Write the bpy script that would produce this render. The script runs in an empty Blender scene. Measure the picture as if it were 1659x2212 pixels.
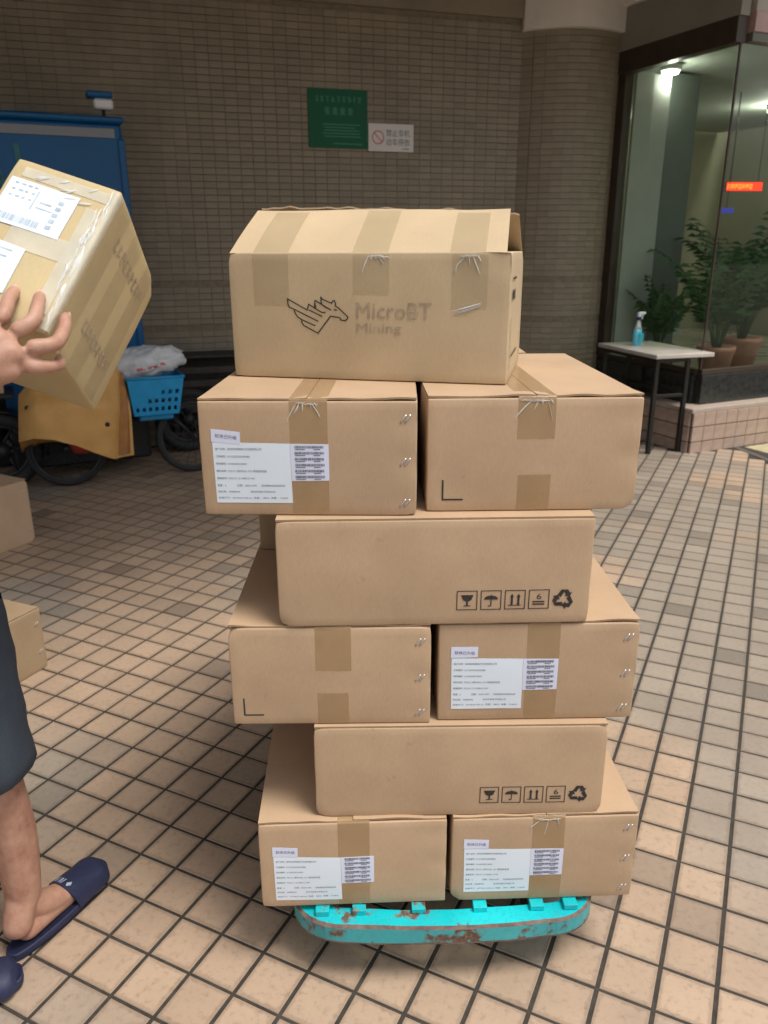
import bpy, math, random
from math import sin, cos, pi, radians as R, sqrt, atan2
from mathutils import Vector, Matrix, noise as N

random.seed(7)
S = bpy.context.scene
COL = S.collection

# ------------------------------------------------------------------ camera
PITCH, ROLL = 0.3242, -0.0037
cam = bpy.data.cameras.new("camera")
co = bpy.data.objects.new("camera", cam)
COL.objects.link(co)
up = Vector((0, sin(PITCH), cos(PITCH)))
fw = Vector((0, cos(PITCH), -sin(PITCH)))
ex = Vector((1, 0, 0))
rt = ex * cos(ROLL) + up * sin(ROLL)
u2 = up * cos(ROLL) - ex * sin(ROLL)
M = Matrix.Identity(4)
for i in range(3):
    M[i][0], M[i][1], M[i][2] = rt[i], u2[i], -fw[i]
M[2][3] = 1.6
co.matrix_world = M
cam.sensor_fit = 'HORIZONTAL'
cam.sensor_width = 36
cam.lens = 36 * 1699.3 / 1659
cam.clip_end = 400
cam.dof.use_dof = True
cam.dof.focus_distance = 1.75
cam.dof.aperture_fstop = 7.0
S.camera = co

# ------------------------------------------------------------------ light
SUN_AZ, SUN_EL = R(124), R(67)          # azimuth from +Y clockwise: behind the camera, to the right
W = bpy.data.worlds.new("World")
S.world = W
W.use_nodes = True
nt = W.node_tree
nt.nodes.clear()
sky = nt.nodes.new('ShaderNodeTexSky')
sky.sky_type = 'NISHITA'
sky.sun_disc = False
sky.sun_elevation = SUN_EL
sky.sun_rotation = SUN_AZ
sky.air_density = 1.0
sky.dust_density = 4.0
sky.ozone_density = 1.0
hs = nt.nodes.new('ShaderNodeHueSaturation')
hs.inputs['Saturation'].default_value = 0.3
bg = nt.nodes.new('ShaderNodeBackground')
bg.inputs['Strength'].default_value = 0.09
wo = nt.nodes.new('ShaderNodeOutputWorld')
nt.links.new(sky.outputs[0], hs.inputs['Color'])
nt.links.new(hs.outputs[0], bg.inputs[0])
nt.links.new(bg.outputs[0], wo.inputs[0])
sl = bpy.data.lights.new("sun", 'SUN')
sl.energy = 1.5
sl.angle = R(20)
sl.color = (1.0, 0.93, 0.84)
so = bpy.data.objects.new("sun", sl)
COL.objects.link(so)
sd = Vector((sin(SUN_AZ) * cos(SUN_EL), cos(SUN_AZ) * cos(SUN_EL), sin(SUN_EL)))
so.rotation_euler = sd.to_track_quat('Z', 'Y').to_euler()
S.view_settings.view_transform = 'Standard'
S.view_settings.look = 'None'
S.view_settings.gamma = 1
S.view_settings.use_curve_mapping = False
S.view_settings.exposure = 0.78
S.cycles.max_bounces = 8
S.cycles.transparent_max_bounces = 12


# ------------------------------------------------------------------ helpers
class MB:
    """collects vertices and faces, then links them as one mesh object"""

    def __init__(s):
        s.v, s.f, s.m, s.sm = [], [], [], []

    def add(s, vs, fs, mi=0, smooth=False):
        o = len(s.v)
        s.v += [tuple(p) for p in vs]
        for f in fs:
            s.f.append(tuple(i + o for i in f))
            s.m.append(mi)
            s.sm.append(smooth)
        return s

    def box(s, c, d, mat=None, mi=0, bev=0.0):
        hx, hy, hz = d[0] / 2, d[1] / 2, d[2] / 2
        if bev <= 0:
            vs = [Vector((x * hx, y * hy, z * hz)) for z in (-1, 1) for y in (-1, 1) for x in (-1, 1)]
            fs = [(0, 2, 3, 1), (4, 5, 7, 6), (0, 1, 5, 4), (2, 6, 7, 3), (0, 4, 6, 2), (1, 3, 7, 5)]
        else:
            b = min(bev, hx * .9, hy * .9, hz * .9)
            vs, idx = [], {}
            for sx in (-1, 1):
                for sy in (-1, 1):
                    for sz in (-1, 1):
                        for a in range(3):
                            p = [sx * (hx - b), sy * (hy - b), sz * (hz - b)]
                            p[a] += (sx, sy, sz)[a] * b
                            idx[(sx, sy, sz, a)] = len(vs)
                            vs.append(Vector(p))
            fs = []
            g = lambda x, y, z, a: idx[(x, y, z, a)]
            for q in (-1, 1):
                fs.append([g(q, -1, -1, 0), g(q, 1, -1, 0), g(q, 1, 1, 0), g(q, -1, 1, 0)][::q])
                fs.append([g(-1, q, -1, 1), g(-1, q, 1, 1), g(1, q, 1, 1), g(1, q, -1, 1)][::q])
                fs.append([g(-1, -1, q, 2), g(1, -1, q, 2), g(1, 1, q, 2), g(-1, 1, q, 2)][::q])
            for q in (-1, 1):
                for r in (-1, 1):
                    t = q * r
                    fs.append([g(q, r, -1, 0), g(q, r, -1, 1), g(q, r, 1, 1), g(q, r, 1, 0)][::t])
                    fs.append([g(q, -1, r, 2), g(q, -1, r, 0), g(q, 1, r, 0), g(q, 1, r, 2)][::-t] if False else [g(q, -1, r, 0), g(q, 1, r, 0), g(q, 1, r, 2), g(q, -1, r, 2)][::t])
                    fs.append([g(-1, q, r, 1), g(-1, q, r, 2), g(1, q, r, 2), g(1, q, r, 1)][::t])
                    for w in (-1, 1):
                        fs.append([g(q, r, w, 0), g(q, r, w, 1), g(q, r, w, 2)][::q * r * w])
        if mat is not None:
            vs = [mat @ p for p in vs]
        c = Vector(c)
        return s.add([p + c for p in vs], fs, mi)

    def tube(s, pts, rad, n=8, mi=0, caps=True, closed=False):
        pts = [Vector(p) for p in pts]
        k = len(pts)
        rads = rad if isinstance(rad, (list, tuple)) else [rad] * k
        rings, prev = [], None
        for i, p in enumerate(pts):
            if closed:
                t = pts[(i + 1) % k] - pts[i - 1]
            else:
                t = pts[min(i + 1, k - 1)] - pts[max(i - 1, 0)]
            t.normalize()
            if prev is None:
                a = Vector((0, 0, 1)) if abs(t.z) < .9 else Vector((1, 0, 0))
                a = (a - t * a.dot(t)).normalized()
            else:
                a = (prev - t * prev.dot(t)).normalized()
            prev = a
            b = t.cross(a)
            rings.append([p + (a * cos(2 * pi * j / n) + b * sin(2 * pi * j / n)) * rads[i] for j in range(n)])
        vs = [q for r in rings for q in r]
        fs = []
        for i in range(k if closed else k - 1):
            i2 = (i + 1) % k
            for j in range(n):
                j2 = (j + 1) % n
                fs.append((i * n + j, i * n + j2, i2 * n + j2, i2 * n + j))
        if caps and not closed:
            fs.append(tuple(range(n))[::-1])
            fs.append(tuple((k - 1) * n + j for j in range(n)))
        return s.add(vs, fs, mi, True)

    def loft(s, rings, mi=0, caps=True):
        n = len(rings[0])
        vs = [q for r in rings for q in r]
        fs = []
        for i in range(len(rings) - 1):
            for j in range(n):
                j2 = (j + 1) % n
                fs.append((i * n + j, i * n + j2, (i + 1) * n + j2, (i + 1) * n + j))
        if caps:
            fs.append(tuple(range(n))[::-1])
            fs.append(tuple((len(rings) - 1) * n + j for j in range(n)))
        return s.add(vs, fs, mi, True)

    def lathe(s, prof, c=(0, 0, 0), n=20, mi=0):
        c = Vector(c)
        rings = [[c + Vector((r * cos(2 * pi * j / n), r * sin(2 * pi * j / n), z)) for j in range(n)] for r, z in prof]
        return s.loft(rings, mi)

    def grid(s, fn, nu, nv, mi=0, smooth=True):
        vs = [fn(i / nu, j / nv) for j in range(nv + 1) for i in range(nu + 1)]
        fs = [(j * (nu + 1) + i, j * (nu + 1) + i + 1, (j + 1) * (nu + 1) + i + 1, (j + 1) * (nu + 1) + i) for j in range(nv) for i in range(nu)]
        return s.add(vs, fs, mi, smooth)

    def prism(s, poly, z0, z1, mi=0):
        n = len(poly)
        vs = [(x, y, z0) for x, y in poly] + [(x, y, z1) for x, y in poly]
        fs = [tuple(range(n))[::-1], tuple(range(n, 2 * n))] + [(i, (i + 1) % n, n + (i + 1) % n, n + i) for i in range(n)]
        return s.add(vs, fs, mi)

    def mesh(s, name, mats):
        me = bpy.data.meshes.new(name)
        me.from_pydata(s.v, [], s.f)
        for m in (mats if isinstance(mats, (list, tuple)) else [mats]):
            me.materials.append(m)
        me.polygons.foreach_set('material_index', s.m)
        me.polygons.foreach_set('use_smooth', s.sm)
        me.update()
        return me

    def build(s, name, mats, parent=None, **kw):
        return link(name, s.mesh(name, mats), parent, **kw)


def link(name, me, parent=None, loc=None, rot=None, mw=None, **props):
    o = bpy.data.objects.new(name, me)
    COL.objects.link(o)
    if parent is not None:
        o.parent = parent
    if loc is not None:
        o.location = loc
    if rot is not None:
        o.rotation_euler = rot
    if mw is not None:
        o.matrix_world = mw
    for k, v in props.items():
        o[k] = v
    return o


def thing(name, label, cat, loc=(0, 0, 0), rotz=0.0, group=None, mw=None):
    o = bpy.data.objects.new(name, None)
    COL.objects.link(o)
    o.empty_display_size = .1
    if mw is not None:
        o.matrix_world = mw
    else:
        o.location = loc
        o.rotation_euler = (0, 0, rotz)
    o['label'] = label
    o['category'] = cat
    if group:
        o['group'] = group
    return o


def hsh(*a):
    x = sin(sum(v * k for v, k in zip(a, (12.9898, 78.233, 37.719, 11.13)))) * 43758.5453
    return x - math.floor(x)


def rotz(a):
    return Matrix.Rotation(a, 3, 'Z')


# ------------------------------------------------------------------ materials
def new_mat(name):
    m = bpy.data.materials.new(name)
    m.use_nodes = True
    t = m.node_tree
    return m, t, t.nodes['Principled BSDF'], t.nodes, t.links


def tex(t, kind, scale, coord='Object', detail=4, rough=.55, stretch=None):
    tc = t.nodes.new('ShaderNodeTexCoord')
    src = tc.outputs[coord]
    if coord == 'Object' and stretch is None:
        stretch = (1, 1, 1)
    if stretch:
        mp = t.nodes.new('ShaderNodeMapping')
        mp.inputs['Scale'].default_value = stretch
        t.links.new(src, mp.inputs['Vector'])
        src = mp.outputs[0]
    n = t.nodes.new(kind)
    t.links.new(src, n.inputs['Vector'])
    n.inputs['Scale'].default_value = scale
    if kind == 'ShaderNodeTexNoise':
        n.inputs['Detail'].default_value = detail
        n.inputs['Roughness'].default_value = rough
    return n


def ramp(t, src, stops):
    r = t.nodes.new('ShaderNodeValToRGB')
    e = r.color_ramp.elements
    while len(e) < len(stops):
        e.new(.5)
    for i, (p, c) in enumerate(stops):
        e[i].position = p
        e[i].color = (c[0], c[1], c[2], 1) if isinstance(c, (tuple, list)) else (c, c, c, 1)
    t.links.new(src, r.inputs[0])
    return r.outputs[0]


def mix(t, fac, a, b, mode='MIX'):
    n = t.nodes.new('ShaderNodeMix')
    n.data_type = 'RGBA'
    n.blend_type = mode
    for sock, v in ((n.inputs[0], fac), (n.inputs[6], a), (n.inputs[7], b)):
        if hasattr(v, 'node'):
            t.links.new(v, sock)
        elif isinstance(v, (int, float)):
            sock.default_value = v
        else:
            sock.default_value = (v[0], v[1], v[2], 1)
    return n.outputs[2]


def bump(t, p, h, strength=.3, dist=.001):
    b = t.nodes.new('ShaderNodeBump')
    b.inputs['Strength'].default_value = strength
    b.inputs['Distance'].default_value = dist
    t.links.new(h, b.inputs['Height'])
    t.links.new(b.outputs[0], p.inputs['Normal'])


def plain(name, col, rough=.5, metal=0.0, var=.12, scale=30, bumpd=0.0, spec=.5, coat=0.0, coord='Object'):
    m, t, p, nn, ll = new_mat(name)
    n = tex(t, 'ShaderNodeTexNoise', scale, coord, 5)
    lo = [max(0, c * (1 - var)) for c in col]
    hi = [min(1, c * (1 + var)) for c in col]
    ll.new(ramp(t, n.outputs[0], [(.3, lo), (.7, hi)]), p.inputs['Base Color'])
    ll.new(ramp(t, n.outputs[0], [(.3, max(.02, rough - .06)), (.7, min(1, rough + .06))]), p.inputs['Roughness'])
    p.inputs['Metallic'].default_value = metal
    p.inputs['Specular IOR Level'].default_value = spec
    p.inputs['Coat Weight'].default_value = coat
    if bumpd:
        bump(t, p, n.outputs[0], .5, bumpd)
    return m


def cardboard(name, col, scuff=.38):
    m, t, p, nn, ll = new_mat(name)
    big = tex(t, 'ShaderNodeTexNoise', 5, detail=3)
    fib = tex(t, 'ShaderNodeTexNoise', 260, detail=3, stretch=(1, 1, .35))
    blot = tex(t, 'ShaderNodeTexNoise', 23, detail=6, rough=.7)
    oi = nn.new('ShaderNodeObjectInfo')
    c = ramp(t, big.outputs[0], [(.3, [x * .9 for x in col]), (.7, [x * 1.07 for x in col])])
    c = mix(t, .08, c, ramp(t, fib.outputs[0], [(.35, [x * .6 for x in col]), (.65, [x * 1.3 for x in col])]))
    spots = ramp(t, blot.outputs[0], [(.635, 0.0), (.72, 1.0)])
    sm = nn.new('ShaderNodeMath')
    sm.operation = 'MULTIPLY'
    sm.inputs[1].default_value = scuff
    ll.new(spots, sm.inputs[0])
    c = mix(t, sm.outputs[0], c, [x * .55 for x in col])
    hv = nn.new('ShaderNodeHueSaturation')
    mr = nn.new('ShaderNodeMapRange')
    mr.inputs['To Min'].default_value = .95
    mr.inputs['To Max'].default_value = 1.05
    ll.new(oi.outputs['Random'], mr.inputs[0])
    ll.new(mr.outputs[0], hv.inputs['Value'])
    ll.new(c, hv.inputs['Color'])
    ll.new(hv.outputs[0], p.inputs['Base Color'])
    p.inputs['Roughness'].default_value = .68
    p.inputs['Specular IOR Level'].default_value = .3
    w = tex(t, 'ShaderNodeTexWave', 70, stretch=(1, 1, 0))
    w.inputs['Distortion'].default_value = .6
    ad = nn.new('ShaderNodeMath')
    ad.operation = 'MULTIPLY_ADD'
    ad.inputs[1].default_value = .35
    ll.new(w.outputs[1], ad.inputs[0])
    ll.new(blot.outputs[0], ad.inputs[2])
    bump(t, p, ad.outputs[0], .25, .0005)
    return m


def tape_mat(name, col, alpha, rough=.16):
    m, t, p, nn, ll = new_mat(name)
    n = tex(t, 'ShaderNodeTexNoise', 14, detail=3)
    cr = tex(t, 'ShaderNodeTexNoise', 38, detail=4, stretch=(1, 1, .35))
    ll.new(ramp(t, n.outputs[0], [(.3, [c * .86 for c in col]), (.7, [min(1, c * 1.12) for c in col])]), p.inputs['Base Color'])
    p.inputs['Roughness'].default_value = rough
    p.inputs['Specular IOR Level'].default_value = .55
    p.inputs['Alpha'].default_value = alpha
    bump(t, p, cr.outputs[0], .55, .0025)
    return m


CB = cardboard("corrugated_cardboard", (.50, .352, .226))
CB2 = cardboard("pale_cardboard", (.55, .425, .27), .2)
CB3 = cardboard("yellow_cardboard", (.60, .48, .27), .3)
CBE = cardboard("cardboard_edge", (.36, .25, .15), .5)
CBW = cardboard("brown_cardboard", (.40, .29, .18), .3)
TAPE = tape_mat("brown_packing_tape", (.48, .325, .165), .5, .2)
TAPEC = tape_mat("clear_packing_tape", (.50, .41, .25), .26, .14)
TAPEH = tape_mat("shiny_packing_tape", (.78, .75, .62), .6, .08)
GLINT = plain("crumpled_film_glint", (.8, .82, .8), .12, 0, .1, 60, .001)  # white film folds; the tape's bright reflections are put into their colour
GLINT.node_tree.nodes['Principled BSDF'].inputs['Alpha'].default_value = .7
PAPER = plain("label_paper", (.76, .86, .96), .45, 0, .02, 8)
PAPER2 = plain("sticker_paper", (.70, .74, .92), .45, 0, .02, 8)
INK = plain("printing_ink", (.045, .04, .04), .6, 0, .3, 90)
INKS = plain("label_ink", (.10, .11, .13), .6, 0, .2, 90)
INKF = plain("faded_brown_ink", (.38, .30, .205), .65, 0, .25, 40)
STEEL = plain("staple_steel", (.62, .6, .58), .3, .7, .1, 200)
INK.node_tree.nodes['Principled BSDF'].inputs['Specular IOR Level'].default_value = .2

# ------------------------------------------------------------------ pavement
GA = -0.4512
GS = 0.12313
GO = Vector((-0.7321, 1.3907))
EA = Vector((cos(GA), sin(GA)))
EB = Vector((-sin(GA), cos(GA)))
BE = Vector((.906, .423))            # the shop bay's frame: along its right face
BN = Vector((-.423, .906))           # and away from the street
BQ = Vector((2.484, 6.231))          # its plinth corner
WD = Vector((.9578, .2873))          # the tiled wall runs along this
WN = Vector((.2873, -.9578))         # and faces this way
WP = Vector((1.17, 7.5))             # where it meets the round column


def tile_mat(name, wear=1.0):
    m, t, p, nn, ll = new_mat(name)
    ge = nn.new('ShaderNodeNewGeometry')
    comb = nn.new('ShaderNodeCombineXYZ')
    edge = []
    for k, e in enumerate((EA, EB)):
        sub = nn.new('ShaderNodeVectorMath')
        sub.operation = 'SUBTRACT'
        sub.inputs[1].default_value = (GO.x, GO.y, 0)
        ll.new(ge.outputs['Position'], sub.inputs[0])
        dt = nn.new('ShaderNodeVectorMath')
        dt.operation = 'DOT_PRODUCT'
        dt.inputs[1].default_value = (e.x / GS, e.y / GS, 0)
        ll.new(sub.outputs[0], dt.inputs[0])
        fl = nn.new('ShaderNodeMath')
        fl.operation = 'FLOOR'
        ll.new(dt.outputs['Value'], fl.inputs[0])
        ll.new(fl.outputs[0], comb.inputs[k])
        fc = nn.new('ShaderNodeMath')
        fc.operation = 'PINGPONG'
        fc.inputs[1].default_value = .5
        ll.new(dt.outputs['Value'], fc.inputs[0])
        edge.append(fc.outputs[0])
    wn = nn.new('ShaderNodeTexWhiteNoise')
    wn.noise_dimensions = '2D'
    ll.new(comb.outputs[0], wn.inputs['Vector'])
    patch = nn.new('ShaderNodeTexNoise')
    patch.inputs['Scale'].default_value = .16
    patch.inputs['Detail'].default_value = 1
    ll.new(comb.outputs[0], patch.inputs['Vector'])
    pink = ramp(t, wn.outputs['Value'], [(0, (.24, .18, .135)), (.035, (.33, .25, .185)), (.10, (.43, .315, .225)), (.55, (.46, .335, .24)), (1, (.49, .36, .255))])
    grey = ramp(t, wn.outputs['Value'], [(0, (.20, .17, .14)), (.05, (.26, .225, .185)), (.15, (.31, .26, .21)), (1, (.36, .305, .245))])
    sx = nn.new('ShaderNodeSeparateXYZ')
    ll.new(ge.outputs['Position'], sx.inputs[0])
    mr = nn.new('ShaderNodeMapRange')          # tiles turn greyer and darker towards the right-hand side
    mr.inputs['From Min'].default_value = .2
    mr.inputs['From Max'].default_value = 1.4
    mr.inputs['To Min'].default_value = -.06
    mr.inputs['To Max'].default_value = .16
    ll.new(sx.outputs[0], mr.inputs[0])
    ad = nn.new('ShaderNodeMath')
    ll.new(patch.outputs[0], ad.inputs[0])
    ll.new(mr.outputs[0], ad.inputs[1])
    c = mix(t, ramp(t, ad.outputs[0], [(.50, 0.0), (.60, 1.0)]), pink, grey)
    st = nn.new('ShaderNodeTexNoise')
    st.inputs['Scale'].default_value = 55
    st.inputs['Detail'].default_value = 8
    st.inputs['Roughness'].default_value = .72
    ll.new(ge.outputs['Position'], st.inputs['Vector'])
    c = mix(t, ramp(t, st.outputs[0], [(.52, 0.0), (.72, .5 * wear)]), c, (.17, .125, .09))
    c = mix(t, ramp(t, st.outputs[0], [(.30, .35), (.44, 0.0)]), c, (.5, .39, .29))
    dk = nn.new('ShaderNodeTexNoise')
    dk.inputs['Scale'].default_value = 3.2
    dk.inputs['Detail'].default_value = 5
    ll.new(ge.outputs['Position'], dk.inputs['Vector'])
    c = mix(t, ramp(t, dk.outputs[0], [(.45, 0.0), (.75, .40)]), c, (.24, .19, .145))
    mn = nn.new('ShaderNodeMath')
    mn.operation = 'MINIMUM'
    ll.new(edge[0], mn.inputs[0])
    ll.new(edge[1], mn.inputs[1])
    ns = nn.new('ShaderNodeMath')
    ns.operation = 'MULTIPLY_ADD'
    ns.inputs[1].default_value = -.16
    ll.new(st.outputs[0], ns.inputs[0])
    ll.new(mn.outputs[0], ns.inputs[2])
    c = mix(t, ramp(t, ns.outputs[0], [(.0, .30), (.05, 0.0)]), c, (.13, .10, .075))
    ll.new(c, p.inputs['Base Color'])
    ll.new(ramp(t, dk.outputs[0], [(.3, .55), (.7, .32)]), p.inputs['Roughness'])
    p.inputs['Specular IOR Level'].default_value = .45
    bump(t, p, st.outputs[0], .4, .0012)
    return m


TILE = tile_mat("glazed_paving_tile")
GROUT = plain("dark_grout", (.045, .038, .030), .85, 0, .4, 40, .003, coord='Object')
ASPH = plain("far_paving", (.20, .17, .14), .7, 0, .2, 3)
YEL = plain("yellow_tactile_tile", (.47, .42, .26), .55, 0, .15, 14, .001)
DGREY = plain("dark_border_stone", (.10, .095, .085), .5, 0, .25, 20, .001)

g = MB()
g.add([(-80, -80, -.03), (80, -80, -.03), (80, 80, -.03), (-80, 80, -.03)], [(0, 1, 2, 3)])
g.build("ground", ASPH, kind='structure')
g = MB()
g.add([(-9, -5, -.0015), (9, -5, -.0015), (9, 12, -.0015), (-9, 12, -.0015)], [(0, 1, 2, 3)])
pav = g.build("pavement", GROUT, kind='structure')


def wall_side(x, y):
    return (Vector((x, y)) - WP).dot(WN)     # > 0 in front of the wall


def in_bay(x, y):
    d = Vector((x, y)) - BQ
    return d.dot(BE) > -.03 and d.dot(BN) > -.03


def yellow_zone(x, y, m=0.0):
    # right of a line that runs from the plinth towards the street
    a, b = Vector((2.97, 6.50)), Vector((3.065, 6.0))
    d = (b - a).normalized()
    nrm = Vector((-d.y, d.x))
    return (Vector((x, y)) - a).dot(nrm) > m and y > 4.5


def pitch_view(x, y, z):
    d = y * cos(PITCH) - (z - 1.6) * sin(PITCH)
    u = y * sin(PITCH) + (z - 1.6) * cos(PITCH)
    if d <= .05:
        return None
    return 829.5 + 1699.3 * x / d, 1106 - 1699.3 * u / d


def in_frame(x, y, z, m=60):
    q = pitch_view(x, y, z)
    return q is not None and -m < q[0] < 1659 + m and -m < q[1] < 2212 + m


def hidden_by_stack(x, y, z):
    q = pitch_view(x, y, z)
    if q is None:
        return True
    px, py = q
    return (575 < px < 1330 and 560 < py < 1925) or (500 < px < 1095 and 480 < py < 850 and y > 3) or (440 < px < 1360 and 870 < py < 1100)


cells = []
for i in range(-80, 80):
    for j in range(-60, 90):
        c2 = GO + EA * ((i + .5) * GS) + EB * ((j + .5) * GS)
        x, y = c2
        if not (-6.5 < x < 6.5 and -1.5 < y < 8.5):
            continue
        if wall_side(x, y) < .02 or in_bay(x, y) or yellow_zone(x, y, -.07):
            continue
        cells.append((i, j, x, y))
near = [c for c in cells if in_frame(c[2], c[3], 0, 30) and not hidden_by_stack(c[2], c[3], 0)]
near.sort(key=lambda c: c[2] ** 2 + c[3] ** 2)
singles = set((c[0], c[1]) for c in near[:298])


def tile_geo(mb, cx, cy, a, sx, sy, top, depth, cut=0.0015):
    ca, sa = cos(a), sin(a)
    def P(x, y, z):
        return (cx + x * ca - y * sa, cy + x * sa + y * ca, z)
    hx, hy = sx / 2, sy / 2
    ix, iy = hx - cut, hy - cut
    vs = [P(-hx, -hy, top - depth), P(hx, -hy, top - depth), P(hx, hy, top - depth), P(-hx, hy, top - depth),
          P(-hx, -hy, top - cut), P(hx, -hy, top - cut), P(hx, hy, top - cut), P(-hx, hy, top - cut),
          P(-ix, -iy, top), P(ix, -iy, top), P(ix, iy, top), P(-ix, iy, top)]
    fs = [(8, 9, 10, 11)]
    for k in range(4):
        l = (k + 1) % 4
        fs += [(k, l, 4 + l, 4 + k), (4 + k, 4 + l, 8 + l, 8 + k)]
    mb.add(vs, fs)


tm = MB()
tile_geo(tm, 0, 0, 0, GS - .0098, GS - .0080, 0, .0075)
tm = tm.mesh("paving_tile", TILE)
rest = MB()
for i, j, x, y in cells:
    dz = (hsh(i, j, 3) - .5) * .0016
    if (i, j) in singles:
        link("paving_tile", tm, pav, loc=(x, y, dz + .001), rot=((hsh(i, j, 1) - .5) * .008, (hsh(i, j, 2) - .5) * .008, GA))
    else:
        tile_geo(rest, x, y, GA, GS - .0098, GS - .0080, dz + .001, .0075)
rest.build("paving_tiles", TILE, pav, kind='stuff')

# yellow tactile tiles with their dark border at the right
g = MB()
pts = [Vector((2.97, 6.50)), Vector((3.065, 6.0)), Vector((3.16, 5.5)), Vector((3.26, 5.0)), Vector((3.36, 4.5))]
for a, b in zip(pts[:-1], pts[1:]):
    d = (b - a).normalized()
    nr = Vector((-d.y, d.x))
    mid = (a + b) / 2
    g.box((mid.x - nr.x * .03, mid.y - nr.y * .03, -.002), (.055, (b - a).length - .004, .012), rotz(atan2(d.y, d.x) - pi / 2), bev=.002)
g.build("border_strip", DGREY, pav)
ym = MB()
ym.box((0, 0, 0), (.193, .193, .012), bev=.003)
ym = ym.mesh("tactile_tile", YEL)
ang = atan2(BE.y, BE.x)
for i in range(-2, 16):
    for j in range(-12, 0):
        c2 = BQ + BE * (.2 * i + .48) + BN * (.2 * j + .06)
        if yellow_zone(c2.x, c2.y, .10) and c2.x < 5.2:
            link("tactile_tile", ym, pav, loc=(c2.x, c2.y, -.002), rot=(0, 0, ang))

# ------------------------------------------------------------------ tiled wall and round column
WTILE = plain("brown_wall_tile", (.268, .222, .156), .5, 0, .18, 2.2, coord='Object')
t = WTILE.node_tree
bs = t.nodes['Principled BSDF']
oldc = bs.inputs['Base Color'].links[0].from_socket
ri = t.nodes.new('ShaderNodeNewGeometry')
oi = t.nodes.new('ShaderNodeObjectInfo')
ad = t.nodes.new('ShaderNodeMath')
ad.operation = 'ADD'
t.links.new(ri.outputs['Random Per Island'], ad.inputs[0])
t.links.new(oi.outputs['Random'], ad.inputs[1])
fr = t.nodes.new('ShaderNodeMath')
fr.operation = 'FRACT'
t.links.new(ad.outputs[0], fr.inputs[0])
t.links.new(mix(t, 1.0, oldc, ramp(t, fr.outputs[0], [(0, .90), (1, 1.06)]), 'MULTIPLY'), bs.inputs['Base Color'])
WGROUT = plain("wall_grout", (.225, .185, .13), .9, 0, .2, 20)
SOFFIT = plain("white_plaster", (.78, .72, .66), .8, 0, .1, 3, .001)
CEIL = plain("ceiling_paint", (.30, .27, .235), .85, 0, .1, 3)

PIT, PIW = .05, .10
GROOVES = (1.325, .96)
wall = thing("tiled_wall", "dark brown mosaic tiled wall behind the stacked cartons", "wall", (WP.x, WP.y, 0), atan2(WD.y, WD.x))
g = MB()
g.box((-4.0, .15, 2.0), (8.0, .3 - .002, 4.0))
g.build("wall_body", WGROUT, wall)
wt = MB()
wt.box((0, 0, 0), (PIW - .0025, .012, PIT - .005), bev=.001)
wt = wt.mesh("wall_tile", WTILE)
wcells = []
for i in range(80):
    for k in range(80):
        s_, z = -PIW * (i + .5), PIT * (k + .5)
        if z > 3.36 or any(abs(z - q) < .03 for q in GROOVES):
            continue
        p = WP + WD * s_
        wcells.append((i, k, s_, z, p.x, p.y))
vis = [c for c in wcells if in_frame(c[4], c[5], c[3], 0) and not hidden_by_stack(c[4], c[5], c[3]) and c[4] > -1.55 and c[3] > .9]
vis.sort(key=lambda c: c[4] ** 2 + c[5] ** 2 + (c[3] - 1.6) ** 2)
ws = set((c[0], c[1]) for c in vis[:296])
rest = MB()
for i, k, s_, z, x, y in wcells:
    oy = -.004 + (hsh(i, k, 5) - .5) * .0015
    if (i, k) in ws:
        link("wall_tile", wt, wall, loc=(s_, oy, z))
    else:
        rest.box((s_, oy, z), (PIW - .0025, .012, PIT - .005))
rest.build("wall_tiles", WTILE, wall, kind='stuff')
g = MB()
g.box((-4.0, -.012, 3.66), (8.0, .06, .54))
g.build("upper_band", WTILE, wall)
g = MB()
g.box((-4.0, -.05, 4.02), (8.0, .3, .18))
g.build("cornice", CEIL, wall)

CE = Vector((2.06, 7.60))
CMID = (WP + CE) / 2


def arc(f, off=0.0):
    base = WP.lerp(CE, f)
    d = (CE - WP).normalized()
    nr = Vector((d.y, -d.x))
    b = .17 * (1 - (2 * f - 1) ** 2) + off
    return base + nr * b, nr


colm = thing("round_column", "wide rounded tiled column between brown wall and shop window", "column", (CMID.x, CMID.y, 0))
n_arc = 24
poly = [arc(i / n_arc)[0] - CMID for i in range(n_arc + 1)] + [CE + Vector((.1, .5)) - CMID, WP + Vector((-.1, .6)) - CMID]
g = MB()
g.prism([(q.x, q.y) for q in poly], 0, 3.9)
g.build("column_core", WGROUT, colm)
ct = MB()
ct.box((0, 0, 0), (.0975, .010, PIT - .005), bev=.001)
ct = ct.mesh("column_tile", WTILE)
narc = 10
ccells = []
for i in range(narc):
    f = (i + .5) / narc
    p, nr = arc(f)
    q, _ = arc(min(1, f + .02))
    p0, _ = arc(max(0, f - .02))
    a = atan2((q - p0).y, (q - p0).x)
    for k in range(66):
        z = PIT * (k + .5)
        if any(abs(z - gq) < .03 for gq in GROOVES):
            continue
        ccells.append((i, k, p.x - CMID.x, p.y - CMID.y, z, a))
cv = [c for c in ccells if in_frame(c[2] + CMID.x, c[3] + CMID.y, c[4], 0) and not hidden_by_stack(c[2] + CMID.x, c[3] + CMID.y, c[4]) and c[4] > 1.0 and c[0] > 0]
cv.sort(key=lambda c: (c[4] - 1.9) ** 2)
cs = set((c[0], c[1]) for c in cv[:296])
rest = MB()
for i, k, x, y, z, a in ccells:
    if (i, k) in cs:
        link("column_tile", ct, colm, loc=(x, y, z), rot=(0, 0, a))
    else:
        rest.box((x, y, z), (.0975, .010, PIT - .005), rotz(a))
rest.build("column_tiles", WTILE, colm, kind='stuff')
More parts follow.
